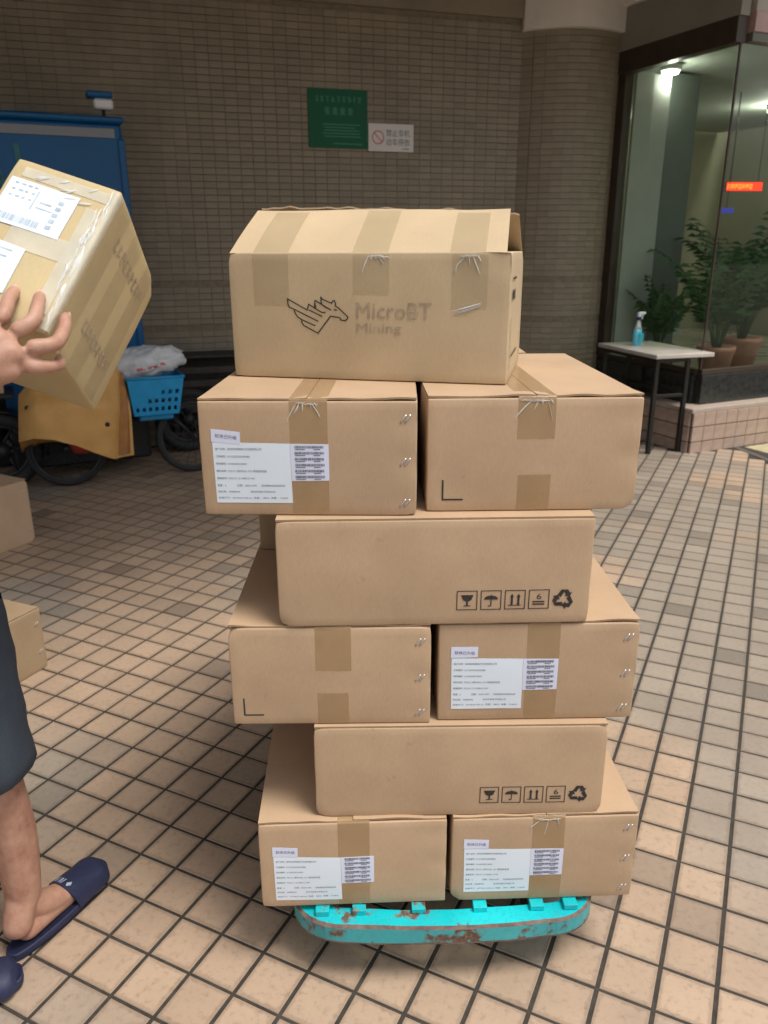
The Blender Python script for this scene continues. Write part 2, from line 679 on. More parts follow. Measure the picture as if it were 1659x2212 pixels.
# white plaster cornice that follows the column
g = MB()
cpoly = [arc(i / n_arc, .06)[0] - CMID for i in range(n_arc + 1)] + [CE + Vector((.05, .3)) - CMID, WP + Vector((-.06, .3)) - CMID]
g.prism([(q.x, q.y) for q in cpoly], 3.30, 3.93)
g.build("column_cornice", SOFFIT, colm)

g = MB()
g.prism([(-9, -3.5), (-2.6, .9), (1.7, 3.9), (3.6, 7.0), (3.6, 12), (-9, 12)], 4.12, 4.5)  # unseen overhang; its slanted edge is shaped to dim floor and wall
g.prism([(-9, -3.6), (-2.6, .8), (1.72, 3.8), (3.62, 6.9), (3.45, 7.0), (1.58, 3.94), (-2.74, .94), (-9, -3.4)], 3.75, 4.119)
g.build("ceiling", CEIL, kind='structure')

# ------------------------------------------------------------------ wall signs
SGREEN = plain("green_sign_paint", (.003, .11, .05), .7, 0, .08, 6)
SWHITE = plain("white_sign_board", (.72, .68, .66), .45, 0, .05, 6)
SRED = plain("sign_red", (.55, .10, .10), .5, 0, .1, 20)
SPALE = plain("sign_pale_print", (.05, .25, .15), .5, 0, .1, 20)
SDARK = plain("sign_dark_print", (.08, .15, .16), .5, 0, .2, 20)


def text_geo(body, size, width=None, font_scale=1.0):
    c = bpy.data.curves.new("t", 'FONT')
    c.body = body
    c.size = size
    c.resolution_u = 2
    o = bpy.data.objects.new("t", c)
    COL.objects.link(o)
    dg = bpy.context.evaluated_depsgraph_get()
    me = o.evaluated_get(dg).to_mesh()
    vs = [(v.co.x, v.co.y) for v in me.vertices]
    fs = [tuple(p.vertices) for p in me.polygons]
    o.evaluated_get(dg).to_mesh_clear()
    bpy.data.objects.remove(o)
    bpy.data.curves.remove(c)
    if vs and width:
        x0 = min(v[0] for v in vs)
        x1 = max(v[0] for v in vs)
        k = width / max(1e-6, x1 - x0)
        vs = [((v[0] - x0) * k, v[1]) for v in vs]
    return vs, fs


class Flat:
    """flat print, collected in 2D"""

    def __init__(s):
        s.v, s.f = [], []

    def poly(s, pts):
        o = len(s.v)
        s.v += list(pts)
        s.f.append(tuple(range(o, o + len(pts))))

    def rect(s, x0, y0, x1, y1):
        s.poly([(x0, y0), (x1, y0), (x1, y1), (x0, y1)])

    def line(s, pts, w):
        for (a, b) in zip(pts[:-1], pts[1:]):
            dx, dy = b[0] - a[0], b[1] - a[1]
            l = sqrt(dx * dx + dy * dy) or 1
            ux, uy = dx / l * w / 2, dy / l * w / 2
            s.poly([(a[0] - ux + uy, a[1] - uy - ux), (b[0] + ux + uy, b[1] + uy - ux), (b[0] + ux - uy, b[1] + uy + ux), (a[0] - ux - uy, a[1] - uy + ux)])

    def ring(s, cx, cy, r, w, n=28, a0=0, a1=2 * pi):
        for k in range(n):
            t0, t1 = a0 + (a1 - a0) * k / n, a0 + (a1 - a0) * (k + 1) / n
            s.poly([(cx + cos(t0) * (r - w), cy + sin(t0) * (r - w)), (cx + cos(t0) * r, cy + sin(t0) * r),
                    (cx + cos(t1) * r, cy + sin(t1) * r), (cx + cos(t1) * (r - w), cy + sin(t1) * (r - w))])

    def text(s, body, x, y, size, width=None, rot=0.0):
        vs, fs = text_geo(body, size, width)
        o = len(s.v)
        ca, sa = cos(rot), sin(rot)
        s.v += [(x + a * ca - b * sa, y + a * sa + b * ca) for a, b in vs]
        s.f += [tuple(i + o for i in f) for f in fs]

    def build(s, name, mat, parent, fn, flip=True):
        m = MB()
        m.add([fn(x, y) for x, y in s.v], s.f)
        return m.build(name, mat, parent)


def wsign(name, label, s0, z0, w, h, th=.006, tilt=0.0):
    p = WP + WD * s0 + WN * .016
    return thing(name, label, "sign", (p.x, p.y, z0), atan2(WD.y, WD.x) + tilt)


# along the wall: the green board, the white board beside it
SG0 = -1.846
gs = wsign("notice_board", "green notice board with rows of pale print on brown tiled wall", SG0, 2.37, .49, .43)
m_ = MB()
m_.box((.245, 0, .215), (.49, .012, .43), bev=.002)
m_.build("board", SGREEN, gs)
f = Flat()
rx = random.Random(3)
x = .06
while x < .43:
    w_ = .038 * rx.uniform(.75, 1.1)
    for q in range(5):
        if rx.random() < .8:
            f.rect(x + rx.uniform(0, .012), .335 + q * .009, x + w_ - rx.uniform(0, .014), .335 + q * .009 + .0055)
    f.rect(x + w_ * .4, .335, x + w_ * .4 + .006, .38)
    x += w_ + .006
x = .13
for c_ in range(4):
    for q in range(6):
        f.rect(x + rx.uniform(0, .015), .245 + q * .009, x + .052 - rx.uniform(0, .015), .245 + q * .009 + .006)
    f.rect(x + .024, .245, x + .031, .298)
    x += .063
for q in range(5):
    f.rect(.11 + rx.uniform(0, .02), .17 - q * .022, .46 - rx.uniform(0, .12), .17 - q * .022 + .007)
f.rect(.2, .028, .44, .036)
f.build("print", SPALE, gs, lambda a, b: (a, -.0068, b))["kind"] = 'stuff'

SW0 = SG0 + .497
wsn = wsign("no_parking_sign", "small white sign with red ban circle beside the green board", SW0, 2.355, .385, .2)
m_ = MB()
m_.box((.195, 0, .105), (.39, .01, .21), bev=.002)
m_.build("board", SWHITE, wsn)
f = Flat()
f.ring(.082, .105, .052, .008)
f.line([(.047, .14), (.117, .07)], .007)
f.build("ban_circle", SRED, wsn, lambda a, b: (a, -.0062, b))
f = Flat()
f.text("禁止非机", .152, .118, .06, .205)
f.text("动车停放", .152, .05, .06, .205)
f.rect(.29, .02, .35, .026)
f.build("print", SDARK, wsn, lambda a, b: (a, -.0062, b))["kind"] = 'stuff'

# ------------------------------------------------------------------ shop bay
BROWN = plain("brown_window_frame", (.055, .038, .026), .4, .2, .15, 8)
OLIVE = plain("olive_window_frame", (.13, .13, .10), .45, .1, .1, 8)
PINK = plain("pink_marble", (.48, .30, .26), .35, 0, .15, 9)
CREAM = plain("cream_plaster", (.45, .41, .33), .8, 0, .08, 4)
FASC = plain("grey_fascia", (.26, .25, .21), .6, 0, .1, 4)
BLACKM = plain("black_marble", (.028, .03, .028), .15, 0, .4, 25)
PLINT = plain("pink_plinth_tile", (.42, .31, .245), .5, 0, .16, 12, .0006)
PLTOP = plain("pale_coping_stone", (.42, .34, .28), .55, 0, .1, 14, .0006)


def glass_mat(name, tint):
    m, t, p, nn, ll = new_mat(name)
    nn.remove(p)
    out = nn['Material Output']
    tr = nn.new('ShaderNodeBsdfTransparent')
    tr.inputs[0].default_value = (*tint, 1)
    gl = nn.new('ShaderNodeBsdfGlossy')
    gl.inputs['Roughness'].default_value = .03
    fre = nn.new('ShaderNodeFresnel')
    fre.inputs['IOR'].default_value = 1.45
    no = tex(t, 'ShaderNodeTexNoise', 2.5, detail=1)
    b = nn.new('ShaderNodeBump')
    b.inputs['Strength'].default_value = .15
    b.inputs['Distance'].default_value = .003
    ll.new(no.outputs[0], b.inputs['Height'])
    ll.new(b.outputs[0], gl.inputs['Normal'])
    mx = nn.new('ShaderNodeMixShader')
    ge = nn.new('ShaderNodeNewGeometry')
    fx = nn.new('ShaderNodeMath')
    fx.operation = 'SUBTRACT'
    fx.use_clamp = True
    ll.new(fre.outputs[0], fx.inputs[0])
    ll.new(ge.outputs['Backfacing'], fx.inputs[1])
    ll.new(fx.outputs[0], mx.inputs[0])
    ll.new(tr.outputs[0], mx.inputs[1])
    ll.new(gl.outputs[0], mx.inputs[2])
    ll.new(mx.outputs[0], out.inputs[0])
    return m


GLASS = glass_mat("window_glass", (.86, .91, .86))
bay = thing("shop_window_bay", "corner shop window with glass panes on a pink tiled plinth", "shop window", (BQ.x, BQ.y, 0), ang)
# in the bay's frame: x along the right face, y away from the street
LL, LR = 1.55, 4.2
m_ = MB()
m_.box((LR / 2, LL / 2 + .006, .164), (LR - .012, LL - .012, .327))
m_.build("plinth_core", GROUT, bay)
m_ = MB()
m_.box((LR / 2 - .004, LL / 2, .345), (LR + .016, LL + .01, .036), bev=.004)
m_.build("plinth_coping", PLTOP, bay)
CT = ((.0, .0885), (.0965, .2125), (.2205, .326))
pm = {}
for ci, (z0, z1) in enumerate(CT):
    b_ = MB()
    b_.box((0, 0, 0), (.1195, .018, z1 - z0), bev=.0015)
    pm[ci] = b_.mesh("plinth_tile", PLINT)
for ci, (z0, z1) in enumerate(CT):
    for i in range(34):
        link("plinth_tile", pm[ci], bay, loc=(.06 + .122 * i, -.004 - .002 * hsh(i, ci), (z0 + z1) / 2))
    for i in range(12):
        link("plinth_tile", pm[ci], bay, loc=(-.004 - .002 * hsh(i, ci, 4), .078 + .122 * i, (z0 + z1) / 2), rot=(0, 0, pi / 2))
GX, GY = .184, .157                   # setback of the glass
m_ = MB()
m_.box((GX + 2.0, GY + .0, .482), (4.0, .07, .237), bev=.003)
m_.build("marble_base", BLACKM, bay)
m_ = MB()
m_.box((GX, GY + .036 + .62, .482), (.07, 1.24, .237), bev=.003)
m_.build("marble_base", BLACKM, bay)
m_ = MB()
m_.box((GX + 2.0, GY, .625), (4.0, .05, .046), bev=.003)
m_.build("bottom_rail", BROWN, bay)
m_ = MB()
m_.box((GX, GY + .026 + .62, .625), (.05, 1.24, .046), bev=.003)
m_.build("bottom_rail", BROWN, bay)
m_ = MB()
m_.box((GX + 2.003, GY, 1.83), (4.0, .01, 2.36))
m_.build("glass_pane", GLASS, bay)
m_ = MB()
m_.box((GX, GY + .012 + .62, 1.83), (.01, 1.22, 2.36))
m_.build("glass_pane", GLASS, bay)
m_ = MB()
m_.box((GX - .002, GY - .002, 1.83), (.014, .014, 2.36))
m_.build("corner_joint", BROWN, bay)
m_ = MB()
m_.box((GX, GY + 1.20, 1.9), (.09, .11, 2.55), bev=.004)
m_.build("side_jamb", BROWN, bay)
m_ = MB()
m_.box((GX - .01, GY + .62, 3.075), (.10, 1.26, .17), bev=.004)
m_.build("top_beam", BROWN, bay)
m_ = MB()
m_.box((GX + 2.06, GY - .004, 3.03), (3.99, .08, .06), bev=.003)
m_.build("top_rail", OLIVE, bay)
m_ = MB()
m_.box((GX + 2.06, GY - .004, 3.125), (3.99, .10, .128), bev=.003)
m_.build("marble_lintel", PINK, bay)
m_ = MB()
m_.box((GX + 2.06, GY - .004, 3.6), (3.99, .09, .82))
m_.build("upper_wall", CREAM, bay)
m_ = MB()
m_.box((GX - .01, GY + .66, 3.32), (.09, 1.36, .318))
m_.build("fascia", FASC, bay)
m_ = MB()
m_.box((GX - .03, GY + .66, 3.51), (.14, 1.40, .055), bev=.006)
m_.build("moulding", SOFFIT, bay)
m_ = MB()
m_.box((GX - .01, GY + .66, 3.79), (.085, 1.36, .50))
m_.build("upper_panel", CEIL, bay)

# shop interior
IWALL = plain("shop_wall_paint", (.27, .26, .175), .8, 0, .1, 1.5)
IFLOOR = plain("shop_floor", (.25, .22, .17), .3, 0, .1, 4)
ICEIL = plain("shop_ceiling", (.40, .43, .38), .8, 0, .05, 4)
DARKW = plain("dark_wood", (.05, .035, .022), .4, 0, .3, 12)
GREYP = plain("grey_door_panel", (.40, .40, .38), .4, 0, .06, 5)
GREENC = plain("grey_green_pillar", (.12, .135, .122), .5, 0, .08, 6)


def bp(x, y, z=0.0):
    q = BQ + BE * x + BN * y
    return Vector((q.x, q.y, z))


m_ = MB()
m_.box(bp(2.3, 4.4, 1.7), (4.8, .1, 3.0), rotz(ang))
m_.build("shop_back_wall", IWALL, kind='structure')
m_ = MB()
m_.box(bp(4.72, 2.3, 1.7), (.1, 4.1, 3.0), rotz(ang))
m_.build("shop_side_wall", IWALL, kind='structure')
m_ = MB()
m_.box(bp(-.12, 3.0, 1.7), (.1, 2.7, 3.0), rotz(ang))
m_.build("shop_side_wall", IWALL, kind='structure')
m_ = MB()
m_.box(bp(2.34, 2.33, .41), (4.2, 4.0, .06), rotz(ang))
m_.build("shop_floor", IFLOOR, kind='structure')
m_ = MB()
m_.box(bp(2.34, 2.33, 3.12), (4.2, 4.0, .05), rotz(ang))
m_.build("shop_ceiling", ICEIL, kind='structure')
pd = thing("sliding_door", "pale grey double panel standing inside the window beside brown jamb", "door panel", bp(.245, 1.30, .44), ang)
for k in range(2):
    m_ = MB()
    m_.box((.10 + .205 * k, .02 * k, 1.29), (.198, .03, 2.56), bev=.003)
    m_.build("panel", GREYP, pd)
pl = thing("interior_pillar", "grey green square pillar behind the shop glass", "pillar", bp(.95, 1.62, .44), ang)
m_ = MB()
m_.box((0, 0, 1.32), (.36, .36, 2.62), bev=.01)
m_.build("shaft", GREENC, pl)
m_ = MB()
m_.box((0, 0, .06), (.40, .40, .12), bev=.01)
m_.build("base", DARKW, pl)
pc = thing("hanging_sign_panel", "dark brown panel hung on the olive shop wall", "wall panel", bp(1.75, 4.32, 2.0), ang)
m_ = MB()
m_.box((0, 0, .14), (.75, .03, .26), bev=.004)
m_.build("panel", DARKW, pc)
m_ = MB()
m_.box((0, -.004, .42), (.66, .04, .07), bev=.004)
m_.build("top_strip", DARKW, pc)
cab = thing("display_cabinet", "dark wooden cabinet against the back wall of the shop", "cabinet", bp(1.55, 4.02, .44), ang)
m_ = MB()
m_.box((0, 0, .45), (1.2, .45, .86), bev=.006)
m_.build("carcass", DARKW, cab)
for k in (-1, 1):
    m_ = MB()
    m_.box((.295 * k, -.235, .45), (.56, .018, .76), bev=.004)
    m_.build("door", DARKW, cab)
m_ = MB()
m_.box((0, -.01, .895), (1.26, .5, .03), bev=.004)
m_.build("top", GREYP, cab)
VASE = plain("white_ceramic", (.62, .6, .5), .3, 0, .06, 10)
LANT = plain("red_lantern_paper", (.35, .03, .02), .6, 0, .2, 20)
for k, (dx, h_, r_, lab) in enumerate(((-.38, .42, .09, "tall white vase on the shop cabinet beside the pillar"), (-.08, .3, .12, "round white vase in the middle of the shop cabinet"), (.22, .24, .08, "small white vase on right end of shop cabinet"))):
    v = thing("vase", lab, "vase", bp(1.55 + dx, 4.0, 1.352), ang, "white vases on the shop cabinet")
    m_ = MB()
    m_.lathe([(r_ * .5, 0), (r_ * .95, h_ * .25), (r_, h_ * .5), (r_ * .5, h_ * .8), (r_ * .4, h_ * .9), (r_ * .55, h_)], n=18)
    m_.build("body", VASE, v)
ln = thing("red_lantern", "round red lantern hanging inside the shop above cabinet", "lantern", bp(1.33, 3.3, 1.66), ang)
m_ = MB()
m_.lathe([(.03, 0), (.10, .03), (.145, .1), (.15, .15), (.13, .21), (.08, .26), (.03, .28)], n=20)
m_.build("shade", LANT, ln)
m_ = MB()
m_.tube([(0, 0, .27), (0, 0, 1.43)], .004, 6)
m_.build("cord", DARKW, ln)


def emit(name, col, st):
    m, t, p, nn, ll = new_mat(name)
    p.inputs['Base Color'].default_value = (*col, 1)
    p.inputs['Emission Color'].default_value = (*col, 1)
    p.inputs['Emission Strength'].default_value = st
    return m


LAMPM = emit("lamp_light", (.85, 1.0, .93), 9)
LEDR = emit("led_red", (1.0, .035, .01), 1.3)
LEDO = emit("led_orange", (1.0, .30, .03), 1.5)
BLUEL = emit("blue_lit_panel", (.05, .06, .5), .35)
for k, (x, y, rad_, lab) in enumerate(((.62, 1.30, .075, "bright round ceiling lamp just inside the corner glass"), (1.9, 3.9, .06, "round ceiling lamp at the back of the shop"), (3.2, 2.4, .06, "round ceiling lamp above the red sign"))):
    l = thing("ceiling_lamp", lab, "ceiling lamp", bp(x, y, 3.05), ang, "ceiling lamps in the shop")
    m_ = MB()
    m_.lathe([(rad_ * 1.25, .044), (rad_ * 1.25, 0), (rad_ * 1.05, -.01)], n=20)
    m_.build("housing", GREYP, l)
    m_ = MB()
    m_.lathe([(rad_, -.012), (rad_ * .9, -.03), (rad_ * .3, -.036)], n=20)
    m_.build("diffuser", LAMPM, l)
    ld = bpy.data.lights.new("ceiling_lamp_light", 'POINT')
    ld.energy = (6.0, 15.0, 12.0)[k]
    ld.color = (1.0, .98, .86)
    ld.shadow_soft_size = .06
    lo = bpy.data.objects.new("lamp_light", ld)
    COL.objects.link(lo)
    lo.parent = l
    lo.location = (0, 0, -.10)
led = thing("led_sign", "glowing red display sign with orange characters inside the shop", "led sign", (3.63, 9.0, 2.155), 0.06)
m_ = MB()
m_.box((.2, 0, .045), (.40, .04, .098), bev=.003)
m_.build("housing", DARKW, led)
m_ = MB()
m_.box((.2, -.0215, .045), (.385, .003, .084))
m_.build("screen", LEDR, led)
f = Flat()
for k in range(7):
    x0 = .015 + k * .04
    f.rect(x0, .022, x0 + .006, .07)
    f.rect(x0 + .008, .022 + .012 * (k % 3), x0 + .026, .031 + .012 * (k % 3))
    f.rect(x0 + .008, .061, x0 + .028, .068)
    f.rect(x0 + .02, .03, x0 + .026, .066)
f.build("characters", LEDO, led, lambda a, b: (a, -.0238, b))
for k in (.05, .35):
    m_ = MB()
    m_.tube([(k, 0, .09), (k, 0, .95)], .004, 6)
    m_.build("rod", DARKW, led)
bl = thing("blue_panel", "small blue lit panel under the red display sign", "panel", (3.56, 8.95, 1.93), .06)
m_ = MB()
m_.box((.1, 0, .03), (.14, .02, .05), bev=.003)
m_.build("screen", BLUEL, bl)
m_ = MB()
m_.tube([(.1, .012, .05), (.1, .012, 1.18)], .004, 6)
m_.build("rod", DARKW, bl)

# potted palms behind the glass
LEAF = plain("palm_leaf", (.035, .105, .03), .45, 0, .4, 9)
POT = plain("terracotta_pot", (.36, .15, .10), .6, 0, .12, 14, .001)
SOIL = plain("potting_soil", (.05, .035, .025), .9, 0, .3, 30)


def palm(label, loc, n, h, seed, potr=.17):
    n = int(n * 1.7)
    rr = random.Random(seed)
    r_ = thing("potted_palm", label, "plant", loc, 0, "potted palms inside the shop window")
    m_ = MB()
    m_.lathe([(potr * .68, 0), (potr * .9, .22), (potr, .26), (potr, .30), (potr * .9, .30), (potr * .86, .27)], n=22)
    m_.build("pot", POT, r_)
    m_ = MB()
    m_.lathe([(potr * .84, .262), (.01, .27)], n=16)
    m_.build("soil", SOIL, r_)
    for k in range(n):
        a = 2 * pi * k / n + rr.uniform(-.3, .3)
        L = h * rr.uniform(.7, 1.1)
        lean = rr.uniform(.25, .8)
        mb = MB()
        pts = []
        for q in range(8):
            s_ = q / 7
            rad_ = lean * L * s_ * (.4 + .6 * s_) * .75
            z = .27 + L * (s_ - .28 * lean * s_ * s_ * s_)
            pts.append(Vector((cos(a) * (.03 + rad_), sin(a) * (.03 + rad_), z)))
        mb.tube(pts, [.006 - .0045 * q / 7 for q in range(8)], 5)
        for q in range(2, 8):
            for sd_ in (-1, 1):
                for half in (0, .5):
                    if q == 7 and half:
                        continue
                    p0 = pts[q].lerp(pts[min(7, q + 1)], half)
                    tg = (pts[min(7, q + 1)] - pts[q - 1]).normalized()
                    side = tg.cross(Vector((0, 0, 1))).normalized() * sd_
                    d = (side * .85 + tg * .6 + Vector((0, 0, -.25 + rr.uniform(-.2, .15)))).normalized()
                    ln_ = .20 * h * (1.15 - .09 * q) * rr.uniform(.8, 1.2)
                    wv = tg * .016
                    mid = p0 + d * ln_ * .5 + Vector((0, 0, .006))
                    tip = p0 + d * ln_ - Vector((0, 0, .02))
                    mb.add([p0, mid + wv, tip, mid - wv], [(0, 1, 2), (0, 2, 3)])
        mb.build("frond", LEAF, r_)
    return r_


palm("tall potted palm with arching leaves close to the right glass", bp(.95, .72, .44), 13, 1.05, 4)
palm("broad potted palm farther inside the shop to the right", bp(1.75, 1.15, .44), 13, 1.25, 9, .2)
palm("low potted palm in front of the grey green pillar", bp(.62, 1.1, .44), 10, .62, 15, .14)

# ------------------------------------------------------------------ side table and spray bottle
TTOP = plain("worn_table_top", (.52, .48, .43), .4, 0, .12, 9)
BLK = plain("black_powder_coat", (.018, .016, .015), .4, .3, .3, 20)
tb = thing("side_table", "small table with pale top and black metal legs before shop window", "table", (2.135, 6.20, 0), R(16))
m_ = MB()
m_.box((.245, .41, .785), (.53, .87, .032), bev=.004)
m_.build("table_top", TTOP, tb)
LEGS = [(.02, .02), (.36, .02), (.02, .84), (.33, .84)]
LEGS = [(.02, .02), (.30, .02), (.02, .78), (.26, .78)]
for lx, ly in LEGS:
    m_ = MB()
    m_.box((lx, ly, .3845), (.034, .034, .767), bev=.003)
    m_.build("leg", BLK, tb)
for a, b in ((0, 1), (2, 3), (0, 2), (1, 3)):
    ax, ay = LEGS[a]
    bx_, by_ = LEGS[b]
    for z in (.748, .47):
        m_ = MB()
        hori = abs(bx_ - ax) > abs(by_ - ay)
        d = ((bx_ - ax) - .036, .022, .026) if hori else (.022, (by_ - ay) - .036, .026)
        m_.box(((ax + bx_) / 2, (ay + by_) / 2, z), d, bev=.002)
        m_.build("rail", BLK, tb)
LIQ = plain("blue_cleaning_liquid", (.12, .55, .75), .15, 0, .05, 8)
CLEARP = plain("clear_plastic", (.55, .62, .63), .15, 0, .05, 8)
TRIG = plain("white_trigger_plastic", (.78, .8, .82), .3, 0, .03, 8)
NAVYP = plain("navy_plastic", (.02, .03, .16), .35, 0, .1, 8)
LABB = plain("teal_bottle_label", (.05, .42, .50), .4, 0, .1, 12)
sb = thing("spray_bottle", "clear spray bottle of light blue cleaner with white trigger on table", "spray bottle", (2.165, 6.83, .8015), ang)
m_ = MB()
prof = [(.036, 0), (.043, .012), (.043, .10), (.036, .135)]
n_ = 18
m_.loft([[Vector((r_ * cos(2 * pi * j / n_), r_ * .72 * sin(2 * pi * j / n_), z)) for j in range(n_)] for r_, z in prof])
m_.build("bottle_body", LIQ, sb)
m_ = MB()
m_.loft([[Vector((r_ * cos(2 * pi * j / n_), r_ * .72 * sin(2 * pi * j / n_), z)) for j in range(n_)] for r_, z in [(.0355, .1355), (.024, .165), (.016, .195), (.014, .21)]])
m_.build("bottle_neck", CLEARP, sb)
m_ = MB()
m_.box((.012, -.034, .065), (.05, .006, .07), bev=.002)
m_.build("bottle_label", LABB, sb)
m_ = MB()
m_.lathe([(.019, .211), (.019, .232), (.016, .234)], n=16)
m_.build("collar", NAVYP, sb)
m_ = MB()
m_.box((0, 0, .252), (.034, .03, .034), bev=.006)
m_.box((.025, 0, .266), (.075, .028, .022), bev=.006)
m_.box((.036, 0, .238), (.01, .014, .045), Matrix.Rotation(.35, 3, 'Y'), bev=.003)
m_.build("trigger_head", TRIG, sb)


# ------------------------------------------------------------------ cartons
class Carton:
    """a corrugated box; local origin at the base centre, its front is -y"""

    def __init__(s, label, mw, w, d, h, mat, long_front=False, seed=0, bulge=.0042, dents=(), crease=None, flaps=True, group=None, top_sag=0.0, name="cardboard_box"):
        s.w, s.d, s.h, s.seed, s.bulge, s.dents, s.crease = w, d, h, seed, bulge, dents, crease
        s.root = thing(name, label, "cardboard box", mw=mw, group=group)
        s.mat = mat
        hb = h - (.0042 if flaps else 0)
        s.hb = hb
        rr = .0034

        def ticks(L, n):
            a = [0, rr * .35, rr]
            k = [rr + (L - 2 * rr) * i / n for i in range(1, n)]
            return a + k + [L - rr, L - rr * .35, L]
        tx, ty, tz = ticks(w, max(6, int(w / .016))), ticks(d, max(6, int(d / .04))), ticks(hb, max(6, int(hb / .016)))
        idx, vs, fs = {}, [], []

        def V(x, y, z):
            k = (round(x, 5), round(y, 5), round(z, 5))
            if k not in idx:
                p = Vector((x - w / 2, y - d / 2, z - hb / 2))
                inn = Vector((max(-w / 2 + rr, min(w / 2 - rr, p.x)), max(-d / 2 + rr, min(d / 2 - rr, p.y)), max(-hb / 2 + rr, min(hb / 2 - rr, p.z))))
                dv = p - inn
                if dv.length > 1e-9:
                    p = inn + dv.normalized() * rr
                p.z += hb / 2
                if y < 1e-6:
                    p.y -= s.D(x, z)
                elif y > d - 1e-6:
                    p.y += s.D2(x / w, z / hb, 3)
                if x < 1e-6:
                    p.x -= s.D2(y / d, z / hb, 5)
                elif x > w - 1e-6:
                    p.x += s.D2(y / d, z / hb, 8)
                cx_, cy_, cz_ = (x > w / 2), (y > d / 2), (z > hb / 2)
                dd = Vector((x - w * cx_, y - d * cy_, z - hb * cz_))
                cr = .006 * hsh(seed, cx_ * 4 + cy_ * 2 + cz_, 9) ** 2 * math.exp(-(dd.length / .014) ** 2)
                p += Vector((-cr if cx_ else cr, -cr if cy_ else cr, -cr if cz_ else cr))
                idx[k] = len(vs)
                vs.append(p)
            return idx[k]
        def face(A, B, fn, flip):
            for i in range(len(A) - 1):
                for j in range(len(B) - 1):
                    q = [V(*fn(A[i], B[j])), V(*fn(A[i + 1], B[j])), V(*fn(A[i + 1], B[j + 1])), V(*fn(A[i], B[j + 1]))]
                    fs.append(q[::-1] if flip else q)
        face(tx, tz, lambda a, b: (a, 0, b), False)
        face(tx, tz, lambda a, b: (a, d, b), True)
        face(ty, tz, lambda a, b: (0, a, b), True)
        face(ty, tz, lambda a, b: (w, a, b), False)
        face(tx, ty, lambda a, b: (a, b, 0), True)
        face(tx, ty, lambda a, b: (a, b, hb), False)
        m_ = MB()
        m_.add(vs, fs, 0, True)
        s.body = m_.build("box_body", mat, s.root)
        if flaps:
            for k in (-1, 1):
                s.flap(k, long_front)

    def flap(s, k, along_x):
        """the two top flaps meet in the middle; along_x: the fold runs along the front"""
        w, d, h = s.w, s.d, s.h
        th = .0038
        if along_x:
            x0, x1 = -w / 2 + .002, w / 2 - .002
            y0, y1 = (-d / 2 + .0015, -.0012) if k < 0 else (.0012, d / 2 - .0015)
        else:
            y0, y1 = -d / 2 + .0025, d / 2 - .0025
            x0, x1 = (-w / 2 + .0015, -.0012) if k < 0 else (.0012, w / 2 - .0015)
        m_ = MB()
        nu, nv = 14, 10
        def top(u, v):
            x, y = x0 + (x1 - x0) * u, y0 + (y1 - y0) * v
            e = 0.0
            if not along_x:
                q = max(0, 1 - (y + d / 2) / .035)
                e = q * .0055 * max(0, N.noise(Vector((x * 14, s.seed * 3.1, k))) + .35)
            return Vector((x, y, h - .0002 + e))
        m_.grid(lambda u, v: top(u, v), nu, nv, 0)
        m_.grid(lambda u, v: top(1 - u, v) - Vector((0, 0, th)), nu, nv, 0)
        m_.grid(lambda u, v: top(u, 0) - Vector((0, 0, th * (1 - v))), nu, 1, 1, False)
        m_.grid(lambda u, v: top(1 - u, 1) - Vector((0, 0, th * (1 - v))), nu, 1, 1, False)
        m_.grid(lambda u, v: top(0, 1 - u) - Vector((0, 0, th * (1 - v))), nv, 1, 1, False)
        m_.grid(lambda u, v: top(1, u) - Vector((0, 0, th * (1 - v))), nv, 1, 1, False)
        m_.build("top_flap", [s.mat, CBE], s.root)

    def D2(s, u, v, k):
        return s.bulge * .5 * (1 - (2 * u - 1) ** 2) * (1 - (2 * v - 1) ** 2) + .0008 * N.noise(Vector((u * 5, v * 4, s.seed + k)))

    def D(s, x, z):
        """outward displacement of the front at x from its left edge and height z"""
        u, v = min(1, max(0, x / s.w)), min(1, max(0, z / s.hb))
        fade = min(1, 8 * min(u, 1 - u, v, 1 - v) + .1)
        o = s.bulge * (1 - (2 * u - 1) ** 2) * (1 - (2 * v - 1) ** 2) + fade * .0016 * N.noise(Vector((x * 9, z * 9, s.seed)))
        for dx, dz, dep, sg in s.dents:
            o -= dep * math.exp(-((x - dx) ** 2 + (z - dz) ** 2 * 1.4) / (sg * sg))
        if s.crease:
            o -= .0022 * math.exp(-((z - s.crease - .0015 * N.noise(Vector((x * 12, s.seed, 0)))) / .0022) ** 2)
        return o

    def F(s, x, z, off):
        return Vector((x - s.w / 2, -s.d / 2 - s.D(x, z) - off, z))

    def sheet(s, quad, mat, name, off=.0007, th=.0004, nu=10, nv=8, parent=None):
        (ax, az), (bx, bz), (cx, cz), (dx, dz) = quad            # tl, tr, br, bl
        def q(u, v):
            x = (1 - v) * ((1 - u) * dx + u * cx) + v * ((1 - u) * ax + u * bx)
            z = (1 - v) * ((1 - u) * dz + u * cz) + v * ((1 - u) * az + u * bz)
            return x, z
        m_ = MB()
        m_.grid(lambda u, v: s.F(*q(u, v), off), nu, nv)
        for fn in (lambda t: q(t, 0), lambda t: q(1, t), lambda t: q(1 - t, 1), lambda t: q(0, 1 - t)):
            m_.grid(lambda u, v, fn=fn: s.F(*fn(u), off - th * (1 - v)), 8, 1, 0, False)
        return m_.build(name, mat, parent or s.root)

    def print(s, flat, name, mat, parent=None, off=.0012):
        return flat.build(name, mat, parent or s.root, lambda x, z: s.F(x, z, off))

